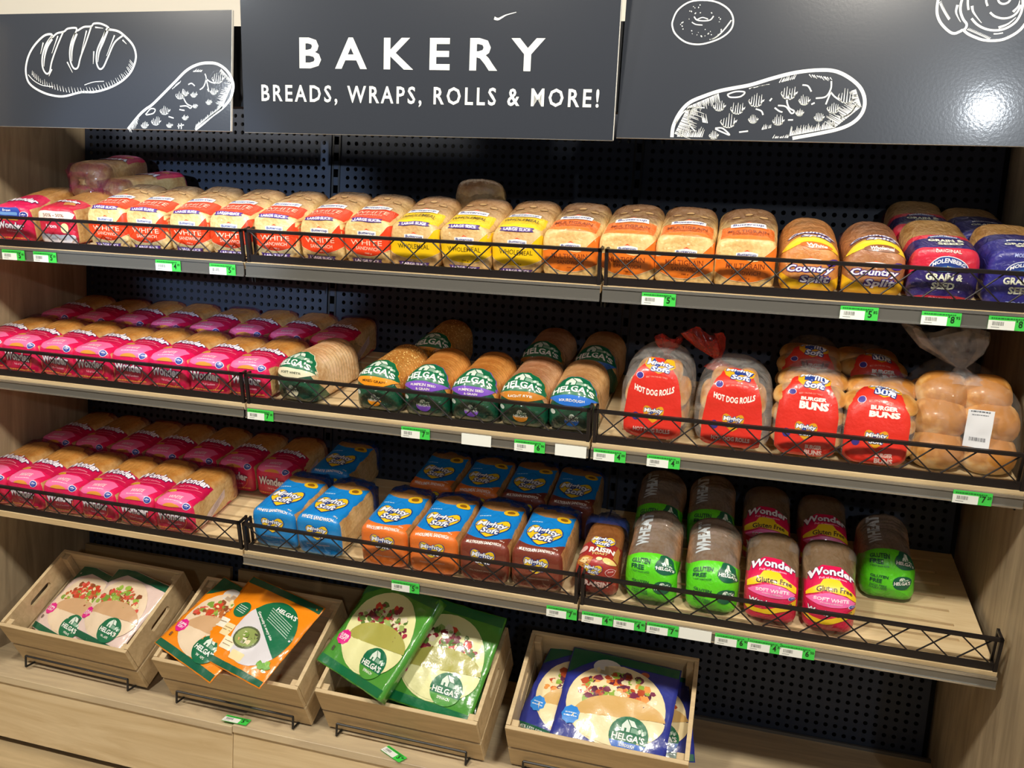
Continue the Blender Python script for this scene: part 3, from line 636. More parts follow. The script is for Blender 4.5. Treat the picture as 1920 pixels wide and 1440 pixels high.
# pink white-bread bag
def art_wonder(A, v):
    A.poly('label_panel', 'F66FA6', 1, [(-0.050, 0.088), (-0.034, 0.083), (0.036, 0.083), (0.044, 0.098), (0.052, 0.133), (0.03, 0.140), (-0.02, 0.143), (-0.046, 0.136), (-0.052, 0.11)])
    A.ell('label_panel', 'E99B3C', 2, 0.0, 0.083, 0.026, 0.0105, 16, 0, 0, 180)
    A.ell('oval_seal', 'E5A92F', 2, -0.034, 0.146, 0.014, 0.006, 14); A.bars('small_print', '8A5A12', 3, -0.034, 0.146, 0.018, 0.0018)
    A.text('lettering', 'FFDCE6', 2, 'WHITE', 0.0, 0.116, 0.042, 0.014, 0.03); A.bars('small_print', 'FFC3DA', 2, 0.0, 0.102, 0.055, 0.003)
    A.text('logo', 'F0E9F4', 3, 'Wonder', 0, 0.052, 0.092, 0.026, 0.035, 0.12, 0.004, 0, '3A1560', 0.035)
    A.text('lettering', 'FFC3DA', 2, 'Full of Goodness', 0.006, 0.032, 0.045, 0.006, 0.01)
    A.text('logo', 'F4EFF8', 3, 'Wonder', 0, 0.186, 0.104, 0.026, 0.035, 0.12, 0.010, 0, '3A1560', 0.035)
    A.text('lettering', 'FFB6CE', 2, 'Full of Goodness', 0.004, 0.166, 0.06, 0.005, 0.01, 0, 0.005)
    badge(A, 0.046, 0.089, 0.0115)
    for k in range(10):
        a0 = math.radians(-70+k*9); x = 0.03*math.cos(a0)+0.014; y = 0.045+0.03*math.sin(a0); a1 = math.radians(-70+(k+1)*9)
        A.poly('arc_line', 'F58A4A', 1, [(x, y), (0.03*math.cos(a1)+0.014, 0.045+0.03*math.sin(a1)), (0.0285*math.cos(a1)+0.014, 0.045+0.0285*math.sin(a1)), (0.0285*math.cos(a0)+0.014, 0.045+0.0285*math.sin(a0))])
    A.bars('small_print', 'F3A64A', 1, 0, 0.016, 0.10, 0.0035)
    wave_poly(A, 'arc_line', 'FF8FA8', 1, -0.05, 0.052, lambda x: 0.155+0.05*x, lambda x: 0.1565+0.05*x)
    A.text('top_lettering', 'EDE3D4', 1, 'TOTALLY', 0.0, 0.345, 0.058, 0.014, 0.03); A.text('top_lettering', 'EDE3D4', 1, 'BEST FRESH', 0.0, 0.328, 0.064, 0.012, 0.03)
WB = [(0, 'C4123A'), (0.022, 'D0124A'), (0.075, 'E4125A'), (0.168, 'CB0F4C'), (0.232, 'bread')]
design('wonder', 'bread_bag', 0.128, 0.103, 0.255, loafmat('pink_bread_bag', WB, 6.5, 'BC8440', 'DDBD84', 0.55, 0.10, sidew=0.0605), art_wonder, ('8E2050', 0.35), variants=3, h0=0.095, kt=1.17, rf=0.02, lump=0.0035, dome=0.003)
# rear-row version, darker purple-magenta print is only shade; same bag
def art_w_blue(A, v):
    A.rrect('label_panel', '2E4DB4', 1, -0.008, 0.112, 0.094, 0.04, 0.014); A.rrect('label_panel', '6FA0DE', 2, -0.01, 0.107, 0.08, 0.011, 0.004)
    A.text('lettering', 'F2F2FA', 3, 'Iron', -0.008, 0.121, 0.03, 0.010, 0.03); A.ell('label_panel', 'EBAA3C', 2, 0, 0.085, 0.03, 0.011, 16, 0, 0, 180)
    A.text('logo', 'F0E9F4', 3, 'Wonder', 0, 0.062, 0.092, 0.026, 0.035, 0.12, 0.004, 0, '3A1560', 0.035); badge(A, 0.048, 0.103, 0.012)
    A.text('lettering', 'FFC3DA', 2, 'Full of Goodness', 0.006, 0.044, 0.045, 0.006, 0.01); A.bars('small_print', 'F3A64A', 1, 0, 0.02, 0.10, 0.0035)
    A.text('logo', 'F4EFF8', 3, 'Wonder', 0, 0.186, 0.104, 0.026, 0.035, 0.12, 0.010, 0, '3A1560', 0.035)
design('wonderblue', 'bread_bag', 0.130, 0.108, 0.235, loafmat('pink_blue_bread_bag', WB, 6.5, 'A8793F', 'DDBB80', 0.6, 0.11, sidew=0.0585), art_w_blue, ('8E2050', 0.35), h0=0.135, lump=0.004, rise=0.2)
def art_fifty(A, v):
    A.rrect('label_panel', 'F1E3D6', 1, 0, 0.112, 0.118, 0.036, 0.013); A.text('lettering', '9A6A50', 2, '50% - 50%', 0, 0.112, 0.07, 0.013, 0.02); A.text('lettering', 'B58A74', 2, 'WHOLEMEAL          WHITE', 0, 0.101, 0.07, 0.004)
    A.rrect('label_panel', 'E8E2DE', 1, 0.0, 0.022, 0.118, 0.038, 0.006); A.text('lettering', 'A9A09E', 2, 'BEST FRESH', 0.006, 0.024, 0.05, 0.008, 0.02)
    A.text('lettering', 'F3D9DE', 2, 'iron', -0.012, 0.072, 0.036, 0.014, 0.03); A.ell('slice_picture', 'E8D49C', 2, 0.032, 0.066, 0.013, 0.019, 16)
    A.text('logo', 'F4EFF8', 3, 'Wonder', 0, 0.196, 0.09, 0.02, 0.035, 0.12, 0.008, 0, '3A1560', 0.035); A.poly('slice_picture', 'C98A4A', 2, [(0.015, 0.165), (0.045, 0.175), (0.03, 0.20), (0.0, 0.19)])
design('fifty', 'bread_bag', 0.128, 0.106, 0.235, loafmat('red_and_white_bread_bag', [(0, 'DAD4D0'), (0.03, 'C81E3C'), (0.205, 'bread')], 5, 'A8793F', 'DDBB80', 0.6, 0.106, sidew=0.0575), art_fifty, ('B06070', 0.3), h0=0.137, lump=0.004, rise=0.2)
# buttercup family
def logo_bc(A, x, y, s=1.0, lay=2):
    A.poly('brand_badge', 'F05A28', lay, [(x-0.010*s, y+0.006*s), (x+0.010*s, y+0.006*s), (x, y+0.013*s)])
    A.poly('brand_badge', 'F4F2F0', lay+1, [(x-0.025*s, y-0.008*s), (x+0.0255*s, y-0.008*s), (x+0.025*s, y+0.005*s), (x, y+0.0085*s), (x-0.025*s, y+0.005*s)])
    A.text('brand_badge', '2B3A8C', lay+2, 'Buttercup', x, y-0.001*s, 0.044*s, 0.0095*s, 0.02, 0.1, 0.001)
def art_bc(words, tcol, banner=True, g='700 g', rim='F6E3B8'):
    def f(A, v):
        big, sub = words
        fw = lambda x: 0.079-0.004*math.sin(x*60)+(0.9*max(0, x-0.025))
        main = {'WHITE': 'E8431C', 'WHOLEMEAL': 'F0C40E', 'MULTIGRAIN': 'EE7A22'}[big]
        wave_poly(A, 'printed_front', main, 1, -0.0655, 0.0655, lambda x: (0.026 if banner else 0.022)+5*x*x, fw, 14)
        wave_poly(A, 'edge_line', rim, 2, -0.064, 0.064, fw, lambda x: fw(x)+0.0013, 14)
        wave_poly(A, 'edge_line', rim, 2, -0.064, 0.064, lambda x: 0.0255+5*x*x if banner else 0.0215+5*x*x, lambda x: 0.0265+5*x*x if banner else 0.0225+5*x*x, 14)
        A.text('lettering', tcol, 2, big, 0, 0.064, 0.085, 0.014 if sub else 0.013, 0.005)
        if sub: A.text('lettering', tcol, 2, sub, 0.003, 0.047, 0.064, 0.010, 0.005)
        A.text('lettering', tcol, 2, g, 0.004, 0.033, 0.018, 0.005, 0.01)
        logo_bc(A, 0.002, 0.092)
        if banner:
            for yy_ in (0.013, 0.131):
                A.poly('banner', '43207C', 3, [(-0.043, yy_-0.006), (0.043, yy_-0.006), (0.038, yy_), (0.043, yy_+0.006), (-0.043, yy_+0.006), (-0.038, yy_)]); A.text('banner_text', 'EDE6F6', 4, 'LARGE SLICE', 0, yy_, 0.066, 0.0075, 0.03)
        A.text('lettering', tcol, 2, big, 0, 0.176, 0.09, 0.018, 0.005)
        if sub: A.text('lettering', tcol, 2, sub, 0, 0.157, 0.066, 0.010, 0.005)
        logo_bc(A, 0.0, 0.212, 1.6)
        for (x, y) in ((-0.03, 0.27), (0.0, 0.285), (0.035, 0.265)): A.ell('small_print', '6B4A28', 1, x, y, 0.011, 0.008, 12); A.ell('small_print', 'B99360', 2, x, y, 0.009, 0.0062, 12)
    return f
def bcmat(nm, c, side, crust, low='D8A869'):
    return loafmat(nm, [(0, 'bread'), (0.10, 'bread'), (0.119, c), (0.200, 'bread')], -2.0, crust, side, 0.55, 0.14, sidew=0.059)
design('bcwhite', 'bread_bag', 0.131, 0.118, 0.235, bcmat('orange_red_bread_bag', 'E8431C', 'E8CE90', 'A67C4C'), art_bc(('WHITE', 'SANDWICH'), 'F8D0B8'), ('8A6A4A', 0.25), variants=3, h0=0.131, lump=0.0045, rise=0.26, dome=0.006)
design('bcwhole', 'bread_bag', 0.133, 0.117, 0.235, bcmat('yellow_bread_bag', 'F2CA10', 'DDBB80', '9A7044'), art_bc(('WHOLEMEAL', None), '54420C'), ('8A6A4A', 0.25), variants=3, h0=0.131, lump=0.0045, rise=0.26, dome=0.006)
design('bcmulti', 'bread_bag', 0.136, 0.121, 0.235, bcmat('orange_bread_bag', 'EE7426', 'EBCB88', '7A5634'), art_bc(('MULTIGRAIN', 'SANDWICH'), '8A3410', False), ('6A4A3A', 0.25), variants=2, h0=0.135, lump=0.0045, rise=0.24, dome=0.006)
def art_cs(sub, subcol):
    def f(A, v):
        A.poly('printed_front', 'E8B41C', 1, [(-0.062, 0.004), (0.062, 0.004), (0.064, 0.05), (0.04, 0.040), (0.0, 0.036), (-0.04, 0.044), (-0.064, 0.058)])
        A.text('logo', 'F4F0FA', 2, 'Country', 0, 0.069, 0.098, 0.024, 0.03, 0.15, 0.004, 0, '3C2288', 0.07)
        A.text('logo', 'F4F0FA', 4, 'Split', 0.012, 0.043, 0.062, 0.026, 0.03, 0.15, 0.0, 0, '3C2288', 0.07)
        logo_bc(A, 0.0, 0.097, 0.85); A.ell('badge', '3C2288', 2, 0.045, 0.092, 0.012, 0.010, 14); A.bars('small_print', 'F4F0FA', 3, 0.045, 0.092, 0.016, 0.002)
        wave_poly(A, 'top_band', 'EFC82A', 1, -0.064, 0.064, lambda x: 0.150-5*x*x, lambda x: 0.185-6*x*x, 12)
        A.ell('flavour_oval', subcol, 2, 0.01, 0.146, 0.036, 0.0085, 18); A.text('lettering', 'F6EEE6', 3, sub, 0.01, 0.146, 0.046, 0.008, 0.03)
        A.text('logo', 'F4F0FA', 2, 'Country', 0, 0.199, 0.10, 0.018, 0.03, 0.15, 0.006, 0, '3C2288', 0.07); A.text('logo', 'F4F0FA', 4, 'Split', 0.008, 0.178, 0.06, 0.018, 0.03, 0.15, 0.002, 0, '3C2288', 0.07)
    return f
design('cswhite', 'bread_bag', 0.130, 0.110, 0.225, loafmat('golden_split_bag_a', [(0, 'bread'), (0.6, 'bread')], 0, '8A6038', 'D08A48', 0.55, 0.14), art_cs('White', 'EE6A28'), ('8A6A5A', 0.2), nt=2.8, dome=0.012, lump=0.004, rf=0.03, h0=0.14, rise=0.16)
design('cswhole', 'bread_bag', 0.130, 0.110, 0.225, loafmat('golden_split_bag_b', [(0, 'bread'), (0.6, 'bread')], 0, '6E4A34', 'A87248', 0.55, 0.14), art_cs('Wholemeal', '7E4A2C'), ('7A5A6A', 0.2), nt=2.8, dome=0.012, lump=0.004, rf=0.03, h0=0.14, rise=0.16)
def art_mol(sub, bandc, navy):
    def f(A, v):
        A.ell('round_logo', 'E9EDF4', 2, 0.004, 0.084, 0.041, 0.037, 26, 0, 0, 180); A.ell('round_logo', '27408C', 3, 0.004, 0.084, 0.039, 0.035, 26, 0, 0, 180)
        A.text('round_logo', 'F0F2F8', 4, 'MOLENBERG', 0.004, 0.098, 0.064, 0.010, 0.03, 0, 0.013); A.ell('round_logo', '3F76B8', 4, 0.004, 0.084, 0.022, 0.015, 18, 0, 0, 180); A.star('round_logo', 'E8D48A', 5, 0.004, 0.094, 0.006, 5, 0.5)
        A.text('lettering', 'EAEDD8', 3, 'GRAIN &', 0, 0.069, 0.074, 0.018, 0.04); A.text('lettering', 'EAEDD8', 3, 'SEED', 0, 0.046, 0.048, 0.018, 0.04)
        A.text('lettering', 'E8A0B0' if sub == 'ORIGINAL' else '9FB0E8', 3, sub, 0, 0.012, 0.05, 0.009, 0.02)
        A.text('lettering', 'F8C8C0' if sub == 'ORIGINAL' else 'AAB6E8', 3, 'ORIGINAL' if sub == 'ORIGINAL' else 'MOLENBERG', 0, 0.137, 0.05, 0.010, 0.02)
        A.text('lettering', 'EAEDD8', 3, 'GRAIN &', 0, 0.186, 0.07, 0.014, 0.04); A.text('lettering', 'EAEDD8', 3, 'SEED', 0.006, 0.168, 0.05, 0.014, 0.04)
        A.ell('round_logo', '27408C', 2, 0, 0.20, 0.034, 0.02, 22, 0, 0, 180); A.text('round_logo', 'F0F2F8', 3, 'MOLENBERG', 0, 0.205, 0.056, 0.008, 0.03, 0, 0.008)
    return f
design('molred', 'bread_bag', 0.137, 0.120, 0.225, loafmat('red_navy_bread_bag', [(0, 'B81E34'), (0.014, '2A1E66'), (0.072, 'D42440'), (0.126, '2A1E66'), (0.19, 'D42440'), (0.215, 'bread')], 0, '9A7440', 'D8B478', 0.6, 0.13), art_mol('ORIGINAL', 0, 0), ('A02030', 0.4), h0=0.142, lump=0.0045, rise=0.18)
design('molblue', 'bread_bag', 0.137, 0.120, 0.225, loafmat('blue_bread_bag', [(0, '2C2A86'), (0.21, '1E1A60'), (0.25, 'bread')], 0, '9A7440', 'D8B478', 0.65, 0.13), art_mol('TOAST', 0, 0), ('2A2468', 0.5), h0=0.142, lump=0.0045, rise=0.18)
# green village loaf family
def house(A, x, y, s, lay):
    c = 'DCE8DC'
    A.poly('house_emblem', c, lay, [(x-0.016*s, y), (x-0.016*s, y+0.012*s), (x-0.008*s, y+0.024*s), (x+0.001*s, y+0.012*s), (x+0.001*s, y)])
    A.poly('house_emblem', c, lay, [(x-0.006*s, y+0.0245*s), (x+0.006*s, y+0.0225*s), (x+0.014*s, y+0.011*s), (x+0.003*s, y+0.012*s)])
    A.poly('house_emblem', '7FA890', lay, [(x+0.003*s, y), (x+0.003*s, y+0.010*s), (x+0.014*s, y+0.009*s), (x+0.014*s, y)])
    for k in range(5): A.ell('house_emblem', c if k % 2 else '8FB49C', lay, x+(0.016+0.0035*k)*s, y+(0.003+0.0022*(k % 3))*s, 0.0028*s, 0.0045*s, 8)
    A.poly('house_emblem', '0B6B45', lay+1, [(x-0.010*s, y), (x-0.010*s, y+0.007*s), (x-0.006*s, y+0.007*s), (x-0.006*s, y)])
def art_helga(flav, fc, ft='F4EEE4'):
    def f(A, v):
        cy = 0.138; P = []
        for i in range(29):
            a = math.radians(-12+i*204/28); k = 1+0.035*math.cos(i*1.9)
            P.append((0.059*k*math.cos(a), cy+0.060*k*math.sin(a)))
        A.poly('scalloped_label', fc, 1, [(x*1.045, cy+(y-cy)*1.03) for x, y in P]); A.poly('scalloped_label', '0B6B45', 2, P)
        A.ell('flavour_panel', fc, 3, 0, 0.126, 0.058, 0.037, 22, 0, 180, 360)
        if '\n' in flav:
            a_, b_ = flav.split('\n'); A.text('lettering', ft, 4, a_, 0, 0.114, 0.066, 0.0085, 0.02); A.text('lettering', ft, 4, b_, 0, 0.101, 0.036, 0.0085, 0.02)
        else: A.text('lettering', ft, 4, flav, 0, 0.110, 0.062, 0.0085, 0.02)
        A.text('logo', 'F2F2EC', 4, "HELGA'S", 0, 0.139, 0.098, 0.018, 0.03, 0, 0.004); house(A, 0.0, 0.155, 1.35, 4)
        A.ell('front_seal', fc, 2, 0.002, 0.046, 0.019, 0.019, 18, 0, 180, 360); A.ell('front_seal', '0D3B2C', 2, 0.002, 0.046, 0.019, 0.017, 18, 0, 0, 180); A.text('front_seal', 'D8E2D8', 3, "HELGA'S", 0.002, 0.047, 0.034, 0.008, 0.02); house(A, 0.002, 0.053, 0.5, 3)
        A.ell('badge', 'C8D0C8', 2, -0.047, 0.064, 0.007, 0.007, 12)
    return f
def helga(key, flav, fc, crust, side, ft='F4EEE4', seeds=None, **kw):
    design(key, 'bread_bag', 0.127, 0.112, 0.25, loafmat('dark_green_bag_'+key, [(0, '0C3A2B'), (0.065, '0A5038'), (0.130, 'bread')], 12, crust, side, 0.5, 0.12, seeds), art_helga(flav, fc, ft), ('3A4A44', 0.16), nt=2.7, dome=0.012, ridge=0.0026, ridge0=0.075, step=0.0042, lump=0.0025, rf=0.042, h0=0.128, kt=1.12, **kw)  # darker green on the lower front is shade painted into the colour bands
helga('hwhite', 'SOFT WHITE', 'E9E4C4', 'C09468', 'E0C296', '33402C')
helga('hmixed', 'MIXED GRAIN', 'F2981C', 'A66E2E', 'C8924A', '4E2A08', 'EBCB84')
helga('hpump', 'PUMPKIN SEED\n& GRAIN', '7C4EC0', 'A8692C', 'D69A50', variants=2)
helga('hrye', 'LIGHT RYE', 'C87E22', '9C6A48', 'C8A078')
helga('hsour', 'SOURDOUGH', '2A72D4', 'A87C50', 'D8AC74')
# blue heart family
def heartlogo(A, x, y, s, lay=2):
    A.heart('heart_logo', '1C3C8C', lay, x, y, 0.096*s, 0.075*s); A.heart('heart_logo', 'F2C81E', lay+1, x, y, 0.091*s, 0.070*s)
    A.text('logo', 'F6F6F8', lay+2, 'Mighty', x, y+0.012*s, 0.082*s, 0.024*s, 0.03, 0.1, 0.003*s, -0.05, '1C3C8C', 0.07)
    A.text('logo', 'F6F6F8', lay+4, 'Soft', x+0.002*s, y-0.010*s, 0.052*s, 0.022*s, 0.03, 0.1, 0, -0.05, '1C3C8C', 0.07)
def art_ms(words, low):
    def f(A, v):
        heartlogo(A, 0.0, 0.190, 0.98)
        heartlogo(A, 0.0, 0.088, 0.72)
        A.text('lettering', 'F4E9E0', 2, words, 0.0, 0.139, 0.092, 0.007, 0.02, 0.15); A.text('lettering', 'E0C8B8', 2, words, 0.0, 0.045, 0.07, 0.005, 0.0, 0.15); A.text('lettering', 'F4E9E0', 2, '700 g', 0.046, 0.150, 0.014, 0.005, 0.02, 0.15)
        A.ell('ring_seal', 'E8B81E', 2, 0.034, 0.262, 0.019, 0.013, 18); A.ell('ring_seal', '8A5A14', 3, 0.034, 0.262, 0.010, 0.006, 16); A.bars('small_print', 'BFE2F8', 2, -0.032, 0.240, 0.03, 0.003)
    return f
BLUE = '0F86D8'
def msd(key, words, low, crust, side):
    design(key, 'bread_bag', 0.134, 0.116, 0.250, loafmat('blue_heart_bag_'+key, [(0, low), (0.138, BLUE), (0.288, 'bread')], -6.0, crust, side, 0.4, 0.11, sidew=0.0615), art_ms(words, low), ('0E4FA8', 0.75), variants=2, h0=0.135, kt=1.32, lump=0.003, nt=6)
msd('mswhite', 'WHITE SANDWICH', '0C86D0', 'B88A50', 'E2C48C'); msd('mswhole', 'WHOLEMEAL SANDWICH', 'E8762A', 'B08048', 'D8B078'); msd('msmulti', 'MULTIGRAIN SANDWICH', '7A3324', 'A87A48', 'D8B078')
# raisin toast
def art_raisin(A, v):
    heartlogo(A, 0.002, 0.190, 0.66); A.text('lettering', 'F4ECE8', 3, 'RAISIN', 0.006, 0.158, 0.064, 0.020, 0.05, 0.1); A.text('lettering', 'F0D48A', 3, 'TOAST', 0.002, 0.141, 0.040, 0.010, 0.03, 0.1)
    A.poly('toast_picture', 'C07A34', 2, [(-0.056, 0.10), (-0.024, 0.088), (-0.012, 0.125), (-0.030, 0.135), (-0.056, 0.128)]); A.poly('toast_picture', 'E8C88A', 3, [(-0.045, 0.112), (-0.028, 0.105), (-0.022, 0.125), (-0.036, 0.128)]); A.poly('toast_picture', 'C88A44', 2, [(0.036, 0.135), (0.054, 0.13), (0.056, 0.185), (0.042, 0.19), (0.038, 0.16)])
    A.ell('butter_picture', 'E8C878', 3, 0.030, 0.119, 0.018, 0.009, 14, -0.2); A.ell('butter_picture', 'F0DEA8', 3, 0.004, 0.123, 0.008, 0.005, 12)
    for k in range(9): A.ell('toast_picture', '5A2A18', 4, -0.05+0.008*(k % 4), 0.10+0.009*(k//3), 0.0016, 0.0013, 6)
    heartlogo(A, -0.008, 0.088, 0.50); A.ell('badge', 'F0D0D0', 2, 0.034, 0.085, 0.013, 0.014, 16); A.ell('badge', 'A82C28', 3, 0.034, 0.085, 0.0115, 0.0125, 16); A.text('badge', 'F0D0D0', 4, '25%', 0.034, 0.088, 0.015, 0.006, 0.03); A.ell('badge', 'E8B8B0', 2, -0.040, 0.166, 0.010, 0.012, 14)
    A.text('lettering', 'E8C8C0', 3, 'RAISIN', 0.0, 0.046, 0.06, 0.017, 0.05)
design('raisin', 'bread_bag', 0.112, 0.108, 0.20, loafmat('brick_red_raisin_bag', [(0, '8A2420'), (0.06, 'A82C28'), (0.195, 'bread')], 8, '7A4A24', '9A6434', 0.5, 0.11), art_raisin, ('203060', 0.5), nt=3.2, dome=0.008, taper=0.15, rf=0.028)
def art_gfgreen(A, v):
    A.text('lettering', '0B4A34', 3, 'GLUTEN', -0.024, 0.132, 0.044, 0.011, 0.03); A.text('lettering', '0B4A34', 3, 'FREE', -0.031, 0.118, 0.030, 0.011, 0.03); A.text('lettering', '2C6A3A', 3, '5 SOFT WHITE SLICES', -0.024, 0.106, 0.042, 0.005)
    A.ell('round_logo', '0B5A3E', 2, 0.034, 0.125, 0.025, 0.022, 20); A.text('round_logo_text', 'F0F2EC', 3, "HELGA'S", 0.034, 0.122, 0.043, 0.010, 0.03); house(A, 0.034, 0.129, 0.5, 3)
    A.text('lettering', '0B4A34', 3, 'GLUTEN', -0.022, 0.070, 0.042, 0.009, 0.03); A.text('lettering', '0B4A34', 3, 'FREE', -0.029, 0.058, 0.028, 0.009, 0.03); A.text('lettering', '2C6A3A', 3, 'HIGH FIBRE\nDAIRY FREE', -0.022, 0.044, 0.04, 0.012)
    A.ell('round_logo', '0B5A3E', 2, 0.032, 0.060, 0.022, 0.020, 20); A.text('round_logo_text', 'F0F2EC', 3, "HELGA'S", 0.032, 0.058, 0.038, 0.009, 0.03); house(A, 0.032, 0.064, 0.45, 3)
    A.text('side_lettering', 'C4CCD0', 1, 'WHEAT', -0.030, 0.215, 0.10, 0.032, 0.05, rot=math.pi/2)
design('gfgreen', 'bread_bag', 0.132, 0.105, 0.215, loafmat('lime_green_bag', [(0, '4FB81E'), (0.05, '58D018'), (0.190, 'bread')], 6, '7E6E60', 'A8805C', 0.85, 0.1), art_gfgreen, ('707870', 0.16), h0=0.105, kt=1.15, variants=2, nt=3, dome=0.012, lump=0.007, ridge=0.003, ridge0=0.12, step=0.0045, rf=0.04, lean=0.25)
def art_gfpink(A, v):
    A.poly('yellow_band', 'F0CC1C', 2, [(-0.056, 0.112), (-0.02, 0.122), (0.03, 0.116), (0.056, 0.106), (0.056, 0.128), (0.0, 0.142), (-0.056, 0.132)]); A.text('lettering', '3A1A20', 3, 'Gluten Free', 0.004, 0.127, 0.080, 0.012, 0.02)
    A.poly('magenta_label', 'D81450', 1, [(-0.056, 0.126), (0.056, 0.12), (0.052, 0.158), (0.02, 0.178), (-0.02, 0.180), (-0.05, 0.162)]); A.text('logo', 'F4F0F8', 3, 'Wonder', 0, 0.157, 0.102, 0.024, 0.035, 0.12, 0.005, 0, '5A1048', 0.035); A.text('lettering', 'FFC3DA', 3, 'Full of Goodness', 0, 0.142, 0.06, 0.005)
    A.ell('pink_oval', 'F66FB0', 2, 0, 0.098, 0.054, 0.019, 20); A.text('lettering', 'FBE8F0', 3, 'SOFT WHITE', 0, 0.102, 0.078, 0.011, 0.03); A.text('lettering', 'FBD0E0', 3, 'VITAMINS & MINERALS', 0, 0.091, 0.05, 0.005); badge(A, 0.046, 0.083, 0.008)
    A.poly('yellow_band', 'E8C020', 2, [(-0.056, 0.030), (0.0, 0.034), (0.056, 0.052), (0.056, 0.072), (0.02, 0.055), (-0.02, 0.043), (-0.056, 0.042)]); A.text('logo', 'F4F0F8', 3, 'Wonder', -0.022, 0.060, 0.052, 0.013, 0.035, 0.12, 0.002, 0, '5A1048', 0.035); A.text('lettering', '3A1A20', 3, 'Gluten', 0.030, 0.060, 0.032, 0.009, 0.02, 0, 0, 0.25)
design('gfpink', 'bread_bag', 0.124, 0.105, 0.20, loafmat('magenta_gluten_free_bag', [(0, 'C4103C'), (0.06, 'D81450'), (0.176, 'bread')], 0, '6E5A44', '9A8060', 0.85, 0.1), art_gfpink, ('8A8684', 0.18), h0=0.105, kt=1.2, variants=2, nt=3.4, dome=0.010, lump=0.006, rf=0.04, lean=0.25)
# ------------------------------------------------------------------ stocking the shelves
jr = random.Random(11)
def row(items, k, rowname, d0, where):
    for n, it in enumerate(items):
        key, x, desc, grp = it[:4]; e = it[4] if len(it) > 4 else {}
        place(key, shelf_pt(k, x, d0+e.get('d', 0)+jr.uniform(-0.003, 0.004), e.get('off', 0.001)), e.get('rz', jr.uniform(-0.03, 0.03)), desc, 'bread', grp, sc=e.get('sc', 1.0), rx=TILT+e.get('rx', 0))
BAG = 'sliced loaf'
T = [('wonderblue', -0.790, 'pink loaf bag with blue label panel, leftmost at the front of the top shelf', 'pink loaf bags at the left of the top shelf', {'d': -0.0}),
     ('fifty', -0.640, 'red and white loaf bag marked 50% - 50%, front of the top shelf', 'pink loaf bags at the left of the top shelf', {})]
for i, x in enumerate((-0.468, -0.339, -0.206, -0.072, 0.062, 0.193, 0.325)):
    T.append(('bcwhite', x, f'orange-red bag of white sandwich bread, {ORD[i]} of seven from left, top shelf', 'orange-red white sandwich loaves', {'d': 0.006}))
for i, x in enumerate((0.458, 0.594, 0.728)): T.append(('bcwhole', x, f'yellow bag of wholemeal bread, {["left", "middle", "right"][i]} of the three at the front of the top shelf', 'yellow wholemeal loaves', {}))
for i, x in enumerate((0.863, 1.000, 1.134, 1.271)): T.append(('bcmulti', x, f'orange bag of multigrain sandwich bread, {ORD[i]} from left of four on the top shelf', 'orange multigrain loaves', {'d': -0.008}))
T.append(('cswhite', 1.412, 'golden and yellow country split loaf with orange White oval, top shelf', 'country split loaves', {})); T.append(('cswhole', 1.548, 'brown and yellow country split loaf marked Wholemeal, top shelf', 'country split loaves', {}))
T.append(('molred', 1.687, 'red and navy grain and seed loaf bag marked ORIGINAL, front of the top shelf', 'grain and seed loaves', {'d': -0.01})); T.append(('molblue', 1.838, 'blue grain and seed loaf bag marked TOAST, front right end of the top shelf', 'grain and seed loaves', {'d': -0.01}))
row(T, 'T', 'front', 0.048, '')
TR = [
      ('wonder', -0.880, 'pink white-bread bag in the back left corner of the top shelf', 'pink loaves at the back of the top shelf', {}), ('wonder', -0.815, 'pink white-bread bag, second from left at the back of the top shelf', 'pink loaves at the back of the top shelf', {}),
      ('wonder', -0.715, 'highest white-bread bag, bare crust end forward, piled at the back of the top shelf', 'pink loaves at the back of the top shelf', {'off': 0.105, 'd': 0.19, 'rz': math.pi+0.15, 'rx': -2*TILT}), ('wonder', -0.545, 'white-bread bag lying crust end forward, lower right of the back pile, top shelf', 'pink loaves at the back of the top shelf', {'rz': math.pi-0.25, 'off': 0.060, 'd': 0.19, 'rx': -2*TILT}),
      ('bcwhole', 0.500, 'yellow wholemeal loaf lying tilted on top behind the yellow bags, top shelf', 'yellow wholemeal loaves', {'off': 0.045, 'd': 0.20, 'rz': math.pi+0.25, 'rx': -2*TILT}),
      ('molred', 1.675, 'red and navy grain and seed loaf bag at the back of the top shelf', 'grain and seed loaves', {'d': -0.02, 'off': 0.012}), ('molblue', 1.822, 'blue grain and seed loaf bag in the back right corner of the top shelf', 'grain and seed loaves', {'d': -0.02, 'rz': 0.1})]
row(TR, 'T', 'rear', 0.30, '')
M = []
for i, x in enumerate((-0.888, -0.752, -0.617, -0.482, -0.350, -0.217, -0.083, 0.030)):
    x = -0.890+i*0.1262
    M.append(('wonder', x, f'pink bag of sliced white bread, {ORD[i]} from left in the front row, middle shelf', 'pink loaves at the front of the middle shelf'))
M += [('hwhite', 0.130, 'dark green bag with cream SOFT WHITE label and pale slices, middle shelf', 'dark green loaf bags', {'rz': -0.14}),
      ('hmixed', 0.370, 'dark green bag with orange MIXED GRAIN label, front of the middle shelf', 'dark green loaf bags', {'rz': -0.05}),
      ('hpump', 0.506, 'dark green bag with purple pumpkin seed label, left of the two, middle shelf', 'dark green loaf bags'), ('hpump', 0.635, 'dark green bag with purple pumpkin seed label, right of the two, middle shelf', 'dark green loaf bags'),
      ('hrye', 0.764, 'dark green bag with brown LIGHT RYE label, front of the middle shelf', 'dark green loaf bags'), ('hsour', 0.893, 'dark green bag with blue SOURDOUGH label, front of the middle shelf', 'dark green loaf bags')]
row(M, 'M', 'front', 0.030, '')
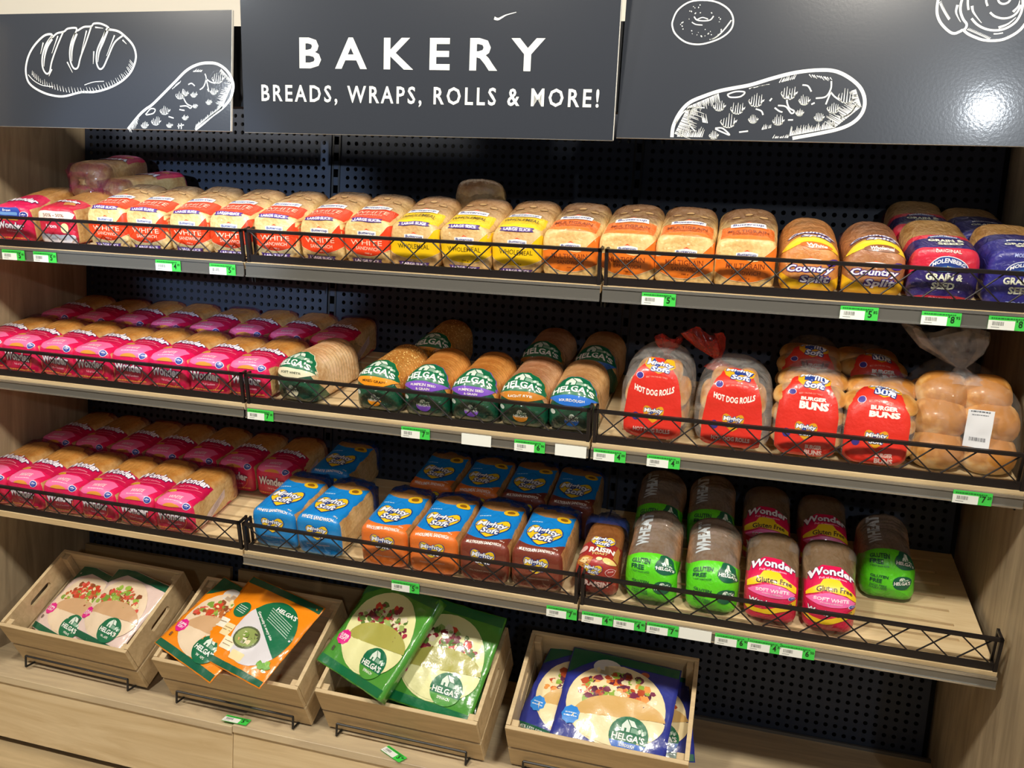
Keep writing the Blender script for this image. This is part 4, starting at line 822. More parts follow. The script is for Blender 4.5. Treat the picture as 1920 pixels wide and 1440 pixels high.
MR = [('wonder', -0.885+i*0.140, f'pink bag of sliced white bread, {ORD[i]} from left in the back row, middle shelf', 'pink loaves at the back of the middle shelf') for i in range(8)]
MR += [('hmixed', 0.420, 'dark green MIXED GRAIN loaf bag in the shade at the back of the middle shelf', 'dark green loaf bags'), ('hrye', 0.745, 'dark green LIGHT RYE loaf bag in the shade at the back of the middle shelf', 'dark green loaf bags'), ('hsour', 0.895, 'dark green SOURDOUGH loaf bag in the shade at the back of the middle shelf', 'dark green loaf bags')]
row(MR, 'M', 'rear', 0.300, '')
Lr = [('wonder', -0.892+i*0.1308, f'pink bag of sliced white bread, {ORD[i]} from left in the front row, bottom shelf', 'pink loaves at the front of the bottom shelf') for i in range(6)]
Lr += [('mswhite', 0.082, 'blue bag of white sandwich bread, left of the two at the front, bottom shelf', 'blue heart-logo loaf bags'), ('mswhite', 0.220, 'blue bag of white sandwich bread with tan side showing, right of the two, bottom shelf', 'blue heart-logo loaf bags'),
       ('mswhole', 0.412, 'blue and orange wholemeal bag, left of the two at the front, bottom shelf', 'blue heart-logo loaf bags'), ('mswhole', 0.551, 'blue and orange wholemeal bag, right of the two at the front, bottom shelf', 'blue heart-logo loaf bags'),
       ('msmulti', 0.691, 'blue and maroon multigrain bag, left of the two at the front, bottom shelf', 'blue heart-logo loaf bags'), ('msmulti', 0.832, 'blue and maroon multigrain bag, right of the two at the front, bottom shelf', 'blue heart-logo loaf bags'),
       ('raisin', 0.985, 'brick red raisin toast bag with heart logo, bottom shelf', 'small loaf bags on the bottom shelf', {'rx': 0.16, 'd': 0.02}),
       ('gfgreen', 1.118, 'lime green gluten free bag with clear top, left one at the front, bottom shelf', 'lime green gluten free bags', {'rx': 0.26, 'd': 0.012}), ('gfgreen', 1.268, 'lime green gluten free bag with clear top, right one at the front, bottom shelf', 'lime green gluten free bags', {'rx': 0.24, 'd': 0.012}),
       ('gfpink', 1.406, 'magenta and yellow gluten free bag, left one at the front, bottom shelf', 'magenta gluten free bags', {'rx': 0.22, 'd': 0.008}), ('gfpink', 1.540, 'magenta and yellow gluten free bag, right one at the front, bottom shelf', 'magenta gluten free bags', {'rx': 0.22, 'd': 0.006}),
       ('gfgreen', 1.690, 'lime green gluten free bag standing alone at the right, bottom shelf', 'lime green gluten free bags', {'d': 0.185, 'rx': 0.12})]
row(Lr, 'L', 'front', 0.030, '')
LR = [('wonder', -0.890+i*0.1358, f'pink bag of sliced white bread, {ORD[i]} from left in the back row, bottom shelf', 'pink loaves at the back of the bottom shelf') for i in range(7)]
LR += [('mswhite', 0.118, 'blue white sandwich bag in the shade behind the two blue bags, bottom shelf', 'blue heart-logo loaf bags')]
LR += [('mswhole', 0.440, 'blue and orange wholemeal bag in the back row, left of the two, bottom shelf', 'blue heart-logo loaf bags'), ('mswhole', 0.582, 'blue and orange wholemeal bag in the back row, right of the two, bottom shelf', 'blue heart-logo loaf bags'),
       ('msmulti', 0.722, 'blue and maroon multigrain bag in the back row, left of the two, bottom shelf', 'blue heart-logo loaf bags'), ('msmulti', 0.862, 'blue and maroon multigrain bag in the back row, right of the two, bottom shelf', 'blue heart-logo loaf bags'),
       ('gfgreen', 1.105, 'lime green gluten free bag in the shade, left one of the back row, bottom shelf', 'lime green gluten free bags', {'rx': 0.2}), ('gfgreen', 1.250, 'lime green gluten free bag in the shade, right one of the back row, bottom shelf', 'lime green gluten free bags', {'rx': 0.2}),
       ('gfpink', 1.395, 'magenta gluten free bag in the shade, left one of the back row, bottom shelf', 'magenta gluten free bags', {'rx': 0.2}), ('gfpink', 1.545, 'magenta gluten free bag in the shade, right one of the back row, bottom shelf', 'magenta gluten free bags', {'rx': 0.15})]
row(LR, 'L', 'rear', 0.300, '')

# ------------------------------------------------------------------ rolls and buns, right bay of the middle shelf
def blob_mesh(name, rx, ry, rz, seed=0, flat=0.5, n=14, m=20, lump=0.003):
    V = []; F = []
    for i in range(n+1):
        p = -math.pi/2+math.pi*i/n
        for j in range(m):
            t = 2*math.pi*j/m; e = 0.75
            c = math.cos(p); x = math.copysign(abs(c*math.cos(t))**e, math.cos(t))*rx; y = math.copysign(abs(c*math.sin(t))**e, math.sin(t))*ry; z = math.sin(p)*rz
            if z < 0: z *= flat
            v = Vector((x, y, z)); v += noise.noise_vector(v*14+Vector((seed*5.1, 0, 0)))*lump; V.append(tuple(v))
    for i in range(n):
        for j in range(m): k = (j+1) % m; F.append((i*m+j, i*m+k, (i+1)*m+k, (i+1)*m+j))
    me = bpy.data.meshes.new(name); me.from_pydata(V, [], F); me.update(); bm = bmesh.new(); bm.from_mesh(me); bmesh.ops.remove_doubles(bm, verts=bm.verts[:], dist=1e-5); bm.to_mesh(me); bm.free()
    return me
def crustmat(nm, top, side, h):
    m = bpy.data.materials.new(nm); m.use_nodes = True; nt = m.node_tree; p = nt.nodes['Principled BSDF']; L = nt.links.new
    tc = N(nt, 'ShaderNodeTexCoord'); s = N(nt, 'ShaderNodeSeparateXYZ'); L(tc.outputs['Object'], s.inputs[0]); nz = N(nt, 'ShaderNodeTexNoise', Scale=34.0, Detail=5.0); L(tc.outputs['Object'], nz.inputs['Vector'])
    a = N(nt, 'ShaderNodeMath', operation='MULTIPLY_ADD'); L(s.outputs['Z'], a.inputs[0]); a.inputs[1].default_value = 1/h; L(nz.outputs['Fac'], a.inputs[2])
    r = N(nt, 'ShaderNodeValToRGB'); r.color_ramp.elements[0].color = lin(side); r.color_ramp.elements[1].color = lin(top); r.color_ramp.elements[0].position = 0.30; r.color_ramp.elements[1].position = 0.80; e = r.color_ramp.elements.new(1.0); e.color = lin('B87A34'); nz2 = N(nt, 'ShaderNodeTexNoise', Scale=9.0, Detail=3.0); L(tc.outputs['Object'], nz2.inputs['Vector']); a2 = N(nt, 'ShaderNodeMath', operation='MULTIPLY_ADD'); L(nz2.outputs['Fac'], a2.inputs[0]); a2.inputs[1].default_value = 1.1; a2.inputs[2].default_value = -0.55; a3 = N(nt, 'ShaderNodeMath', operation='ADD'); L(a.outputs[0], a3.inputs[0]); L(a2.outputs[0], a3.inputs[1]); a = a3
    L(a.outputs[0], r.inputs[0]); L(r.outputs[0], p.inputs['Base Color']); p.inputs['Roughness'].default_value = 0.5; p.inputs['Coat Weight'].default_value = 0.25; p.inputs['Coat Roughness'].default_value = 0.2
    b = N(nt, 'ShaderNodeBump', Strength=0.55, Distance=0.004); L(nz.outputs['Fac'], b.inputs['Height']); L(b.outputs[0], p.inputs['Normal'])
    return m
BUN = crustmat('golden_bun_crust', 'D0984C', 'EAC88C', 0.05); BIG = crustmat('pale_roll_crust', 'D49C52', 'F0D8A4', 0.06)
HOT = blob_mesh('hot_dog_roll', 0.026, 0.075, 0.030, 1); BURG = blob_mesh('burger_bun', 0.047, 0.047, 0.028, 2)
def bagshell(w0, w1, h, L, seed, dep0=0.9):
    """soft clear bag, wide at the base and narrower on top"""
    return loaf_mesh('clear_bag', w0, h, L, rf=0.03, nt=2.6, nb=4.5, dome=0.012, lump=0.007, seed=seed, rear=0.05)
CLEAR = film('F2EEE8', 0.13, 0.10)
def art_rolls(words, big):
    def f(A, v):
        P = [(-0.068, 0.006), (0.066, 0.006), (0.069, 0.06), (0.063, 0.11), (0.050, 0.165), (0.030, 0.205), (-0.016, 0.215), (-0.044, 0.18), (-0.062, 0.12), (-0.069, 0.06)] if not big else [(-0.064, 0.006), (0.066, 0.008), (0.068, 0.10), (0.058, 0.155), (0.040, 0.20), (-0.036, 0.205), (-0.060, 0.16), (-0.066, 0.08)]
        A.poly('red_label', 'D62F22', 2, P)
        A.heart('heart_logo', 'E8A81E', 3, 0.008, 0.190, 0.072, 0.042); A.text('logo', 'F4F4F8', 4, 'Mighty', 0.008, 0.197, 0.062, 0.015, 0.03, 0.1, 0, -0.1, '1C3C8C', 0.08); A.text('logo', 'F4F4F8', 6, 'Soft', 0.010, 0.181, 0.042, 0.014, 0.03, 0.1, 0, -0.1, '1C3C8C', 0.08)
        A.heart('heart_logo', 'D89A1E', 3, 0.002, 0.066, 0.05, 0.04); A.text('logo', 'F0EEE8', 4, 'Mighty', 0.002, 0.074, 0.044, 0.012, 0.03, 0.1, 0, 0, '1C3C8C', 0.08); A.text('logo', 'F0EEE8', 6, 'Soft', 0.002, 0.062, 0.028, 0.011, 0.03, 0.1, 0, 0, '1C3C8C', 0.08)
        A.ell('small_badge', 'F0D8E8', 3, -0.036, 0.160, 0.009, 0.011, 14); A.ell('small_badge', '3A2F8C', 4, -0.036, 0.160, 0.0078, 0.0098, 14); A.ell('small_badge', '3A2F7C', 3, -0.040, 0.058, 0.009, 0.010, 14)
        A.text('lettering', 'F6B0A0', 3, 'BEST ON-THE-GO TIMES!', 0.004, 0.156, 0.05, 0.005, 0.0, 0, 0.003)
        if big: A.text('lettering', 'F8EEE4', 3, words[0], 0.012, 0.140, 0.056, 0.013, 0.05); A.text('lettering', 'F8EEE4', 3, words[1], 0.014, 0.122, 0.064, 0.017, 0.06); A.text('lettering', 'E8C0B4', 3, words[0], 0.022, 0.032, 0.036, 0.010, 0.05); A.text('lettering', 'E8C0B4', 3, words[1], 0.022, 0.019, 0.038, 0.012, 0.05)
        else: A.text('lettering', 'F8EEE4', 3, 'HOT DOG ROLLS', 0.0, 0.128, 0.094, 0.015, 0.04, 0, -0.010); A.text('lettering', 'E8C0B4', 3, 'HOT DOG ROLLS', 0.0, 0.028, 0.088, 0.010, 0.04)
    return f
def knot(parent, x, y, z, s, col, a, seed=0, lean=0.0, back=0.6, fan=1.0):
    """bag neck pinched then flaring open into a crumpled fan"""
    NA = 30; V = []; F = []; st = [(0, 1.0), (0.018, 0.34), (0.030, 0.16), (0.045, 0.36), (0.070, 0.72), (0.095, 0.95), (0.112, 1.0)]
    for h_, r_ in st:
        for i in range(NA):
            t = 2*math.pi*i/NA; pl = 1+0.2*math.sin(7*t+seed)*(h_ > 0.0)+0.1*math.sin(13*t+seed*2)
            p = Vector((0.062*r_*pl*math.cos(t)*(fan if h_ > 0.04 else 1)+lean*h_, 0.030*r_*pl*math.sin(t)+back*h_*0.3, h_+0.014*math.sin(3*t+seed)*(h_ > 0.09)))
            V.append(tuple(p*s))
    for i in range(len(st)-1):
        for j in range(NA): k = (j+1) % NA; F.append((i*NA+j, i*NA+k, (i+1)*NA+k, (i+1)*NA+j))
    me = bpy.data.meshes.new('bag_neck'); me.from_pydata(V, [], F); me.update(); o = link('bag_neck', me, film(col, a, 0.15), parent, smooth=True); o.location = (x, y, z); return o
def roll_pack(key, nm, art, bun, spots, w_, h, L, seed):
    r = empty(nm); DES[key] = [r]
    for (x, y, z, a) in spots: o = link(bun.name, bun, BUN, r, smooth=True); o.location = (x, y+0.28*z, z); o.rotation_euler = a
    me = loaf_mesh('clear_bag', w_, h, L, rf=0.032, nt=2.7, nb=4.5, dome=0.010, lump=0.006, seed=seed, rear=0.05, lean=0.28)
    link('clear_bag', me, CLEAR, r, smooth=True)
    A = Art(); art(A, 0); ch = chart(me, h, 0.032, L, 0.28); conform(A, lambda x, T, l: ch(x, T*1.0, l), r, bump=0.3)
    return r
HS = [(x, 0.090, z, (0, 0, 0)) for z in (0.036, 0.084, 0.124) for x in ((-0.052, 0.0, 0.052) if z < 0.1 else (-0.03, 0.028))]
r = roll_pack('hot1', 'roll_bag', art_rolls(None, False), HOT, HS, 0.168, 0.175, 0.175, 31); knot(r, 0.005, 0.20, 0.13, 0.5, 'C83A2C', 0.5, 1)
r = roll_pack('hot2', 'roll_bag', art_rolls(None, False), HOT, [s for s in HS if s[2] < 0.12]+[(-0.03, 0.09, 0.118, (0, 0, 0)), (0.03, 0.09, 0.118, (0, 0, 0))], 0.178, 0.160, 0.175, 37); knot(r, -0.03, 0.17, 0.135, 0.72, 'A82A20', 0.8, 2, -0.75)
BS = [(x, y, z, (0, 0, 0)) for z in (0.030, 0.078, 0.118) for (x, y) in ((-0.034, 0.055), (0.034, 0.055), (-0.034, 0.15), (0.034, 0.15))]
r = roll_pack('bur1', 'bun_bag', art_rolls(('BURGER', 'BUNS'), True), BURG, BS, 0.152, 0.162, 0.20, 41); knot(r, 0.0, 0.21, 0.10, 0.5, '6A7088', 0.25, 3)
r = roll_pack('bur2', 'bun_bag', art_rolls(('BURGER', 'BUNS'), True), BURG, BS, 0.157, 0.148, 0.20, 47); knot(r, 0.02, 0.21, 0.09, 0.5, '6A7088', 0.25, 4)
for key, x, d, rz, ex, lab in (('hot1', 1.090, 0.034, -0.04, 0.1, 'red labelled bag of hot dog rolls, left of the two on the middle shelf'), ('hot2', 1.276, 0.034, 0.02, 0.1, 'red labelled bag of hot dog rolls with red bag top flopping left, middle shelf'),
                         ('bur1', 1.440, 0.030, -0.12, 0.08, 'red labelled bag of burger buns, left of the two on the middle shelf'), ('bur2', 1.590, 0.024, -0.16, 0.06, 'red labelled bag of burger buns, right of the two on the middle shelf')):
    place(key, shelf_pt('M', x, d, 0.006), rz, lab, 'bag of rolls', 'red bags of rolls and buns', rx=TILT+ex)
place('bur1', shelf_pt('M', 1.452, 0.285, 0.003), -0.1, 'bag of burger buns in the shade behind the left burger bun bag, middle shelf', 'bag of rolls', 'red bags of rolls and buns')
place('bur2', shelf_pt('M', 1.622, 0.290, 0.003), 0.1, 'bag of burger buns in the shade behind the right burger bun bag, middle shelf', 'bag of rolls', 'red bags of rolls and buns')
# big bag of pull-apart dinner rolls
r = empty('dinner_roll_bag', shelf_pt('M', 1.783, 0.036, 0.004), (TILT+0.02, 0, 0.02)); tag(r, 'large clear bag of golden pull-apart rolls with white barcode label, right end of middle shelf', 'bag of rolls')
RB = blob_mesh('dinner_roll', 0.058, 0.050, 0.046, 5, 0.8, 16, 24, 0.004)
for i, (x, y, z, sx, rz_) in enumerate([(-0.053, 0.050, 0.036, 1, 0), (0.053, 0.050, 0.036, 1, .5), (-0.053, 0.066, 0.098, 1.02, 1), (0.055, 0.066, 0.098, 1.02, 2), (-0.045, 0.095, 0.148, 0.95, 3), (0.045, 0.095, 0.148, 0.95, 4), (-0.053, 0.150, 0.045, 1, 5), (0.053, 0.150, 0.045, 1, 6), (-0.05, 0.165, 0.11, 1, 7), (0.05, 0.165, 0.11, 1, 8)]):
    o = link('dinner_roll', RB, BIG, r, smooth=True); o.location = (x, y+0.25*z, z); o.rotation_euler = (0.5 if i < 6 else 0, 0, 0); o.scale = (sx, 1, sx)
me = loaf_mesh('clear_bag', 0.232, 0.200, 0.235, rf=0.055, nt=2.3, nb=4, dome=0.0, lump=0.009, seed=55, rear=0.07, lean=0.25); link('clear_bag', me, film('F4EEE6', 0.07, 0.09), r, smooth=True)
knot(r, 0.000, 0.13, 0.180, 0.98, 'C9C6C8', 0.20, 5, -0.50, 0.5, 1.35)
A = Art(); A.poly('barcode_label', 'E6E8EC', 2, [(-0.012, 0.068), (0.042, 0.064), (0.046, 0.150), (-0.008, 0.156)])
A.bars('label_print', '6A6E74', 3, 0.017, 0.143, 0.04, 0.003, -0.04); A.bars('label_print', '8A8E94', 3, 0.017, 0.136, 0.034, 0.0022, -0.04)
x = 0.0
while x < 0.034: b = rd.choice((0.0007, 0.0013)); A.poly('label_print', '4A4E54', 3, [(x, 0.081-x*0.07), (x+b, 0.081-x*0.07), (x+b, 0.089-x*0.07), (x, 0.089-x*0.07)]); x += b+rd.choice((0.0008, 0.0014))
conform(A, chart(me, 0.20, 0.055, 0.235), r, rough=0.5, coat=0.1)

# ------------------------------------------------------------------ crates
CW, CL, CH, CT = 0.463, 0.303, 0.183, 0.5425
def plank(x0, x1, y0, y1, z0, z1, nm, par): return MB().box(x0, x1, y0, y1, z0, z1).build(nm, CRATE, par, 0.0012)
def side_with_handle(x0, x1, y0, y1, z0, z1, par):
    hy0, hy1, hz0, hz1 = (y0+y1)/2-0.045, (y0+y1)/2+0.045, z1-0.052, z1-0.030; bm = bmesh.new(); n = 6; r = (hz1-hz0)/2
    loop = [(hy0+r-r*math.sin(math.pi*i/n), (hz0+hz1)/2+r*math.cos(math.pi*i/n)) for i in range(n+1)]+[(hy1-r+r*math.sin(math.pi*i/n), (hz0+hz1)/2-r*math.cos(math.pi*i/n)) for i in range(n+1)]
    O = [(y0, z1), (y0, z0), (y1, z0), (y1, z1)]; V = []; F = []
    for x in (x0, x1): V += [(x, a, b) for a, b in O]+[(x, a, b) for a, b in loop]
    m = len(loop); h = m//2; K = 4+m
    def ring(o, flip):
        L_ = [o+4+i for i in range(m)]; A_ = [o+0, o+1]+[L_[i] for i in range(h-1, -1, -1)]; B_ = [o+2, o+3]+[L_[i] for i in range(m-1, h-1, -1)]; C_ = [o+3, o+0, L_[0], L_[m-1]]; D_ = [o+1, o+2, L_[h], L_[h-1]]
        for f_ in (A_, B_, C_, D_): F.append(tuple(f_ if not flip else reversed(f_)))
    ring(0, False); ring(K, True)
    for i in range(4): j = (i+1) % 4; F.append((i, j, K+j, K+i))
    for i in range(m): j = (i+1) % m; F.append((4+i, 4+j, K+4+j, K+4+i))
    me = bpy.data.meshes.new('side_board'); me.from_pydata(V, [], F); me.update(); bm = bmesh.new(); bm.from_mesh(me); bmesh.ops.recalc_face_normals(bm, faces=bm.faces[:]); bm.to_mesh(me); bm.free()
    return link('side_board', me, CRATE, par)
def make_crate():
    r = empty('wooden_crate'); t = 0.011; w_ = CW/2
    for (z0, z1) in ((0.004, 0.086), (0.094, CH)):
        plank(-w_, w_, 0, t, z0, z1, 'front_board', r); plank(-w_, w_, CL-t, CL, z0, z1, 'back_board', r)
    for s in (-1, 1):
        x0, x1 = (-w_, -w_+t) if s < 0 else (w_-t, w_)
        plank(x0, x1, t+0.0005, CL-t-0.0005, 0.004, 0.086, 'side_board', r); side_with_handle(x0, x1, t+0.0005, CL-t-0.0005, 0.094, CH, r)
        xa, xb = (-w_+t+0.0005, -w_+t+0.02) if s < 0 else (w_-t-0.02, w_-t-0.0005)
        plank(xa, xb, t+0.0005, t+0.022, 0.010, CH-0.008, 'corner_post', r); plank(xa, xb, CL-t-0.022, CL-t-0.0005, 0.010, CH-0.008, 'corner_post', r)
    plank(-w_+t+0.0005, w_-t-0.0005, t+0.0005, CL-t-0.0005, 0.004, 0.0098, 'bottom_board', r)
    return r
crate0 = None; CR = []
for i, (x, y, yw, lab) in enumerate(((-0.573, 0.054, -0.024, 'leftmost wooden crate on the deck, holding pink-and-cream wrap packs'), (-0.020, 0.042, -0.007, 'second wooden crate from left, holding orange wrap packs'), (0.489, 0.050, -0.011, 'third wooden crate from left, heaped with green wrap packs'), (1.022, 0.062, 0.002, 'rightmost wooden crate, holding blue sourdough wrap packs'))):
    c = make_crate() if i == 0 else copy_tree(crate0)
    if i == 0: crate0 = c
    c.location = (x, y, 0.107); c.rotation_euler = (CT, 0, yw); tag(c, lab, 'crate', 'tilted wooden crates'); CR.append(Matrix.Translation(c.location) @ Matrix.Rotation(yw, 4, 'Z') @ Matrix.Rotation(CT, 4, 'X'))
    st = empty('wire_crate_stand', (x, y-0.012, 0.106), (0, 0, yw)); tag(st, f'black wire stand under and in front of the {["leftmost", "second", "third", "rightmost"][i]} crate', 'stand', 'wire crate stands')
    a = 0.190; zt = 0.040; m = MB(); rr = 0.0032; yf = -0.024
    m.tube((-a, yf, zt), (a, yf, zt), rr); m.build('top_bar', BLACK, st)
    for s in (-1, 1): MB().tube((s*a, yf, zt), (s*a, yf, rr+0.001), rr).build('upright', BLACK, st); MB().tube((s*a, yf, rr+0.001), (s*a, 0.030, rr+0.001), rr).build('foot_rod', BLACK, st)
    for s in (-1, 1):
        MB().tube((s*a, 0.030, rr+0.001), (s*a, 0.295, 0.148), rr).build('prop_rod', BLACK, st); MB().tube((s*a, 0.295, 0.148), (s*a, 0.30, 0.004), rr).build('rear_leg', BLACK, st)
# ------------------------------------------------------------------ wrap packs
def pouch_mesh(w_, l, th, seed, curl=0.0):
    n = 26; V = []; F = []
    for i in range(n+1):
        for j in range(n+1):
            u = -1+2*i/n; v = -1+2*j/n; z = th*max(0, (1-abs(u)**3.2))*max(0, (1-abs(v)**3.2))
            q = Vector((u*2.2, v*2.2, seed*3.3)); z += 0.004*noise.noise(q*1.4)+0.0022*noise.noise(q*4)+curl*(u*u*0.6+v*v*0.4)*0.03
            V.append((u*w_/2*(1+0.01*noise.noise(q*2)), v*l/2*(1+0.01*noise.noise(q*2.5)), z))
    for i in range(n):
        for j in range(n): a = i*(n+1)+j; F.append((a, a+n+1, a+n+2, a+1))
    k = len(V); V += [(x, y, -0.002-0.25*max(0, z-0.006)) for x, y, z in V]; F += [tuple(k+q for q in reversed(f)) for f in F[:n*n]]
    E = [i*(n+1) for i in range(n+1)]+[n*(n+1)+j for j in range(1, n+1)]+[i*(n+1)+n for i in range(n-1, -1, -1)]+[j for j in range(n-1, 0, -1)]
    for a, b in zip(E, E[1:]+E[:1]): F.append((a, b, k+b, k+a))
    me = bpy.data.meshes.new('pouch'); me.from_pydata(V, [], F); me.update(); bm = bmesh.new(); bm.from_mesh(me); bmesh.ops.recalc_face_normals(bm, faces=bm.faces[:]); bm.to_mesh(me); bm.free(); return me
def planar(me):
    V = [v.co.copy() for v in me.vertices]; bvh = BVHTree.FromPolygons(V, [tuple(p.vertices) for p in me.polygons])
    def f(x, y, lift):
        hit, no, i, d = bvh.ray_cast(Vector((x, y, 0.3)), Vector((0, 0, -1)), 1)
        return None if hit is None else hit+Vector((0, 0, lift))
    return f
def fillings(A, cx, cy, a0, a1, r0, r1, cols, n, seed, fy=1.0):
    q = random.Random(seed)
    for i in range(n):
        a = math.radians(q.uniform(a0, a1)); r_ = q.uniform(r0, r1); s = q.uniform(0.006, 0.015); c = q.choice(cols)
        x, y = cx+r_*math.cos(a), cy+r_*math.sin(a)*fy; P = [(x+s*(0.6+0.6*q.random())*math.cos(t*1.047), y+s*(0.5+0.5*q.random())*math.sin(t*1.047)) for t in range(6)]
        A.poly('filling_picture', c, 3+i % 3, P)
def hround(A, x, y, r_, sub, subc, rot=0.0):
    A.ell('round_logo', '0B6B45', 7, x, y, r_, r_*0.95, 26); A.ell('round_logo', subc, 8, x, y-r_*0.05, r_*0.98, r_*0.9, 22, 0, 200, 340)
    V = Art(); A.text('logo', 'F2F2EC', 9, "HELGA'S", x, y-r_*0.12, r_*1.65, r_*0.34, 0.03, 0, 0, rot); house(A, x, y+r_*0.15, r_*26, 9)
    A.text('logo', 'E8E8DC', 9, sub, x, y-r_*0.52, r_*0.8, r_*0.17, 0.02)
def wrap_front(bg, tort, fold, fcols, sub, subc, side_badge, seal='0C5C40'):
    def f(A, v, w_, l):
        A.poly('seal_band', seal, 1, [(-w_*.49, l*.49), (-w_*.49, l*.40), (w_*.49, l*.40), (w_*.49, l*.49)]); A.poly('seal_band', seal, 1, [(-w_*.49, -l*.49), (w_*.49, -l*.49), (w_*.49, -l*.415), (-w_*.49, -l*.415)])
        A.poly('corner_print', seal, 1, [(-w_*.49, l*.40), (-w_*.49, l*.22), (-w_*.25, l*.40)])
        A.ell('tortilla_picture', tort, 2, 0.0, -0.004, w_*.44, l*.40, 36)
        fillings(A, 0.0, -0.012, 8, 178, w_*0.14, w_*0.37, fcols, 110, 5+v, 0.92)
        A.ell('folded_tortilla', fold, 6, 0.016, -l*.12, w_*.40, l*.20, 26, 0.10, 2, 186)
        A.ell('tortilla_base', tort, 6, 0.012, -l*.125, w_*.41, l*.27, 26, 0.08, 184, 362)
        hround(A, w_*.17, -l*.27, w_*.17, sub, subc)
        A.star(side_badge[0]+'_badge', side_badge[1], 7, -w_*.36, -l*.20, w_*.085, 9, 0.9); 
        if side_badge[2]: A.text(side_badge[0]+'_badge', 'F6E8F0', 8, side_badge[2], -w_*.36, -l*.20, w_*.12, w_*.07, 0.03); A.text('lettering', '5A4A44', 8, '8', -w_*.40, -l*.33, w_*.035, l*.05, 0.02)
        else:
            A.bars('small_print', 'E6F0FA', 8, -w_*.36, -l*.185, w_*.10, l*.010); A.bars('small_print', 'E6F0FA', 8, -w_*.36, -l*.215, w_*.12, l*.010)
            A.text('lettering', 'E8F2EA', 8, '45% LESS SODIUM!', -w_*.28, -l*.455, w_*.34, l*.032, 0.02)
        if v % 2 == 0: A.ell('plate_picture', 'D9D4CE', 2, -w_*.14, l*.34, w_*.13, l*.09, 18); A.ell('plate_picture', 'B85A38', 2, w_*.2, l*.35, w_*.04, l*.03, 12)
    return f
def wrap_back(A, v, w_, l):
    A.poly('seal_band', '0C5C40', 1, [(-w_*.49, l*.49), (-w_*.49, l*.41), (w_*.49, l*.41), (w_*.49, l*.49)]); A.poly('seal_band', '0C5C40', 1, [(-w_*.49, -l*.49), (w_*.49, -l*.49), (w_*.49, -l*.43), (-w_*.49, -l*.43)])
    A.ell('meal_picture', 'D8D4D8', 2, w_*.14, -l*.02, w_*.32, w_*.36, 36); A.ell('green_text_panel', '0B6B45', 3, w_*.14, -l*.02, w_*.32, w_*.36, 30, 0, -30, 150)
    A.ell('meal_picture', '56603C', 4, w_*.02, -l*.14, w_*.15, w_*.12, 24); A.ell('meal_picture', '8FA05A', 5, w_*.02, -l*.14, w_*.13, w_*.10, 24)
    fillings(A, w_*.02, -l*.14, 0, 360, 0.0, w_*.09, ['E8D8B0', 'D9C28A', '7A9A44', 'E8A878', '4A4A34', 'F0E8D0'], 24, 4, 0.8)
    A.text('logo', 'F2F2EC', 6, "HELGA'S", w_*.22, l*.25, w_*.26, l*.05, 0.03, 0, 0, -0.05)
    for k in range(6): A.bars('small_print', 'BFD8C8', 6, w_*.20+k*0.002, l*(.20-.026*k), w_*.34, l*.008, -0.25, k)
    A.text('lettering', 'F2F2EC', 6, 'Generosity in every bite', w_*.10, l*.045, w_*.40, l*.035, 0.02, 0.2, 0, -0.52)
    A.ell('green_disc', '0B6B45', 3, -w_*.27, l*.10, w_*.095, w_*.09, 22)
    for k in range(4): A.bars('small_print', 'D8E8DC', 6, -w_*.27, l*(.135-.022*k), w_*.12, l*.008, -0.1, k)
    A.rrect('nutrition_panel', 'F4EEDC', 3, -w_*.36, -l*.10, w_*.13, l*.11, 0.004); A.rrect('nutrition_panel', 'F2DCA8', 3, -w_*.24, -l*.15, w_*.12, l*.14, 0.004); A.rrect('nutrition_panel', 'F6E8C8', 3, -w_*.12, -l*.27, w_*.15, l*.13, 0.004); A.rrect('nutrition_panel', 'F2DCA8', 3, w_*.06, -l*.34, w_*.16, l*.09, 0.004)
    for (x, y) in ((-.24, -.13), (-.24, -.16), (-.12, -.25), (-.12, -.29), (-.36, -.09)): A.bars('small_print', '8A6A38', 4, w_*x, l*y, w_*.10, l*.008)
    fillings(A, w_*.40, -l*.30, 0, 360, 0, 0.02, ['6AA838', '8AC048', '4A8A2C'], 10, 9)
FC1 = ['C8442C', '9AB84A', 'B86A38', '7FA040', 'D8584A', 'E8D8A8', '8A4A2C']; FC2 = ['8C1E34', 'A82C44', '6A1C30', 'D83C2C', '9AB060', 'E8DCC0', '5A7A34']; FC3 = ['D86A30', '7A2C4C', '8FB040', 'E89A50', '5A1E3C', 'E8D8B0', 'B84A28']
PK = ('E2B8', )
def pouch(key, bg, art, v, w_=0.262, l=0.268, th=0.014, curl=0.0, rough=0.22):
    r = empty('wrap_pack'); me = pouch_mesh(w_, l, th, v, curl); link('pouch', me, pmat(bg, rough, 0, 0.6, 0.5, 26), r, smooth=True)
    A = Art(); art(A, v, w_, l); conform(A, planar(me), r, grid=0.012, rough=0.3, coat=0.5, bump=0.12); DES[key] = [r]
AQ = wrap_front('E6CFC6', 'E9D2B4', 'CFA67C', FC1, 'WRAPS', '0B6B45', ('pink', 'E0218A', 'SUPER\nSOFT'))
AG = wrap_front('4F9A38', 'E6E4A8', 'AAA650', FC2, 'SPINACH', '4F9A38', ('pink', 'E0218A', 'SUPER\nSOFT'), '0C6A3C')
AB = wrap_front('2C3A9C', 'F0DCAC', 'D8AE6A', FC3, 'SOURDOUGH', '2A6AC8', ('blue', '2E8AE0', ''))
pouch('wp1', 'E2C9C0', AQ, 1); pouch('wp2', 'E2C9C0', AQ, 3); pouch('wo1', 'F08A14', AQ, 4); pouch('wo2', 'F08A14', wrap_back, 5, 0.29, 0.28)
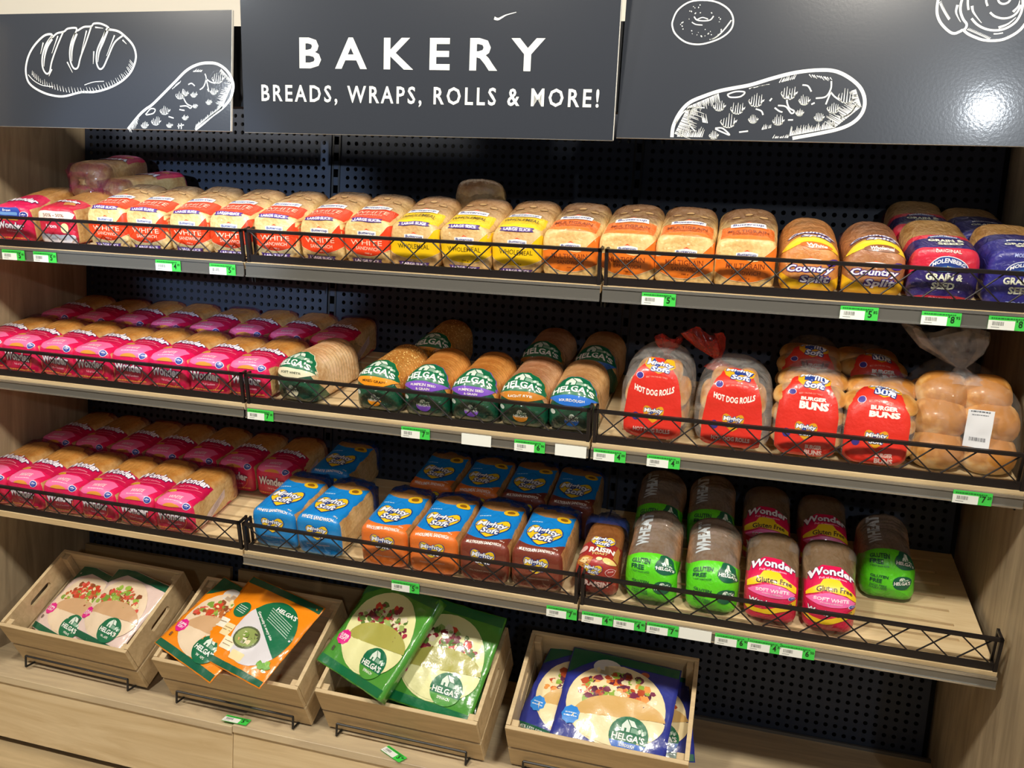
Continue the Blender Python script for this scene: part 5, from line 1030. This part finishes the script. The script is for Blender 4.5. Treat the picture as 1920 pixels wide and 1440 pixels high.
pouch('wg1', '4C9436', AG, 7, 0.27, 0.30, 0.016, 0.9); pouch('wg2', '4C9436', AG, 9, 0.27, 0.30, 0.016, 0.5); pouch('wg3', '2E6A34', AG, 10); pouch('wb1', '2A3590', AB, 11); pouch('wb2', '2A3590', AB, 12, 0.30, 0.27)
def in_crate(key, ci_, x, y, z, ax, ay, az, lab, grp, sc=1.0):
    Mx = CR[ci_] @ Matrix.Translation((x, y, z)) @ Matrix.Rotation(az, 4, 'Z') @ Matrix.Rotation(ax, 4, 'X') @ Matrix.Rotation(ay, 4, 'Y')
    p = DES[key][0]
    if p.name in USED: p = copy_tree(p)
    else: USED.add(p.name)
    p.matrix_world = Mx @ Matrix.Scale(sc, 4); tag(p, lab, 'wrap pack', grp)
R = math.radians
in_crate('wp1', 0, -0.085, 0.158, 0.108, R(10), R(-3), R(-15), 'pink and cream wrap pack at the left in the leftmost crate, partly covered', 'pink and cream wrap packs', 0.92)
in_crate('wp2', 0, 0.068, 0.160, 0.134, R(10), R(-5), R(-13), 'pink and cream wrap pack lying on top in the leftmost crate', 'pink and cream wrap packs', 0.94)
in_crate('wo1', 1, -0.088, 0.132, 0.196, R(3), R(-3), R(-20), 'orange wrap pack underneath at the left of the second crate', 'orange wrap packs')
in_crate('wo2', 1, 0.042, 0.138, 0.214, R(3), R(-3), R(-15), 'orange wrap pack with a round meal picture, on top in the second crate', 'orange wrap packs')
in_crate('wg3', 2, 0.060, 0.175, 0.120, R(18), 0, R(5), 'green wrap pack at the bottom of the third crate', 'green wrap packs')
in_crate('wg1', 2, -0.092, 0.178, 0.232, R(19), R(-12), R(-20), 'green wrap pack tilted to the left on the heap in the third crate', 'green wrap packs')
in_crate('wg2', 2, 0.084, 0.168, 0.192, R(17), R(4), R(-7), 'green wrap pack at the right of the heap in the third crate', 'green wrap packs')
in_crate('wb1', 3, -0.075, 0.160, 0.112, R(9), R(-2), R(-12), 'blue wrap pack underneath at the left of the rightmost crate', 'blue wrap packs')
in_crate('wb2', 3, 0.030, 0.145, 0.140, R(9), R(-2), R(-4), 'blue sourdough wrap pack lying on top in the rightmost crate', 'blue wrap packs')
in_crate('wb1', 3, 0.110, 0.165, 0.090, R(4), R(2), R(10), 'blue wrap pack deepest down at the right of the rightmost crate', 'blue wrap packs', 0.9)
bpy.context.view_layer.update()
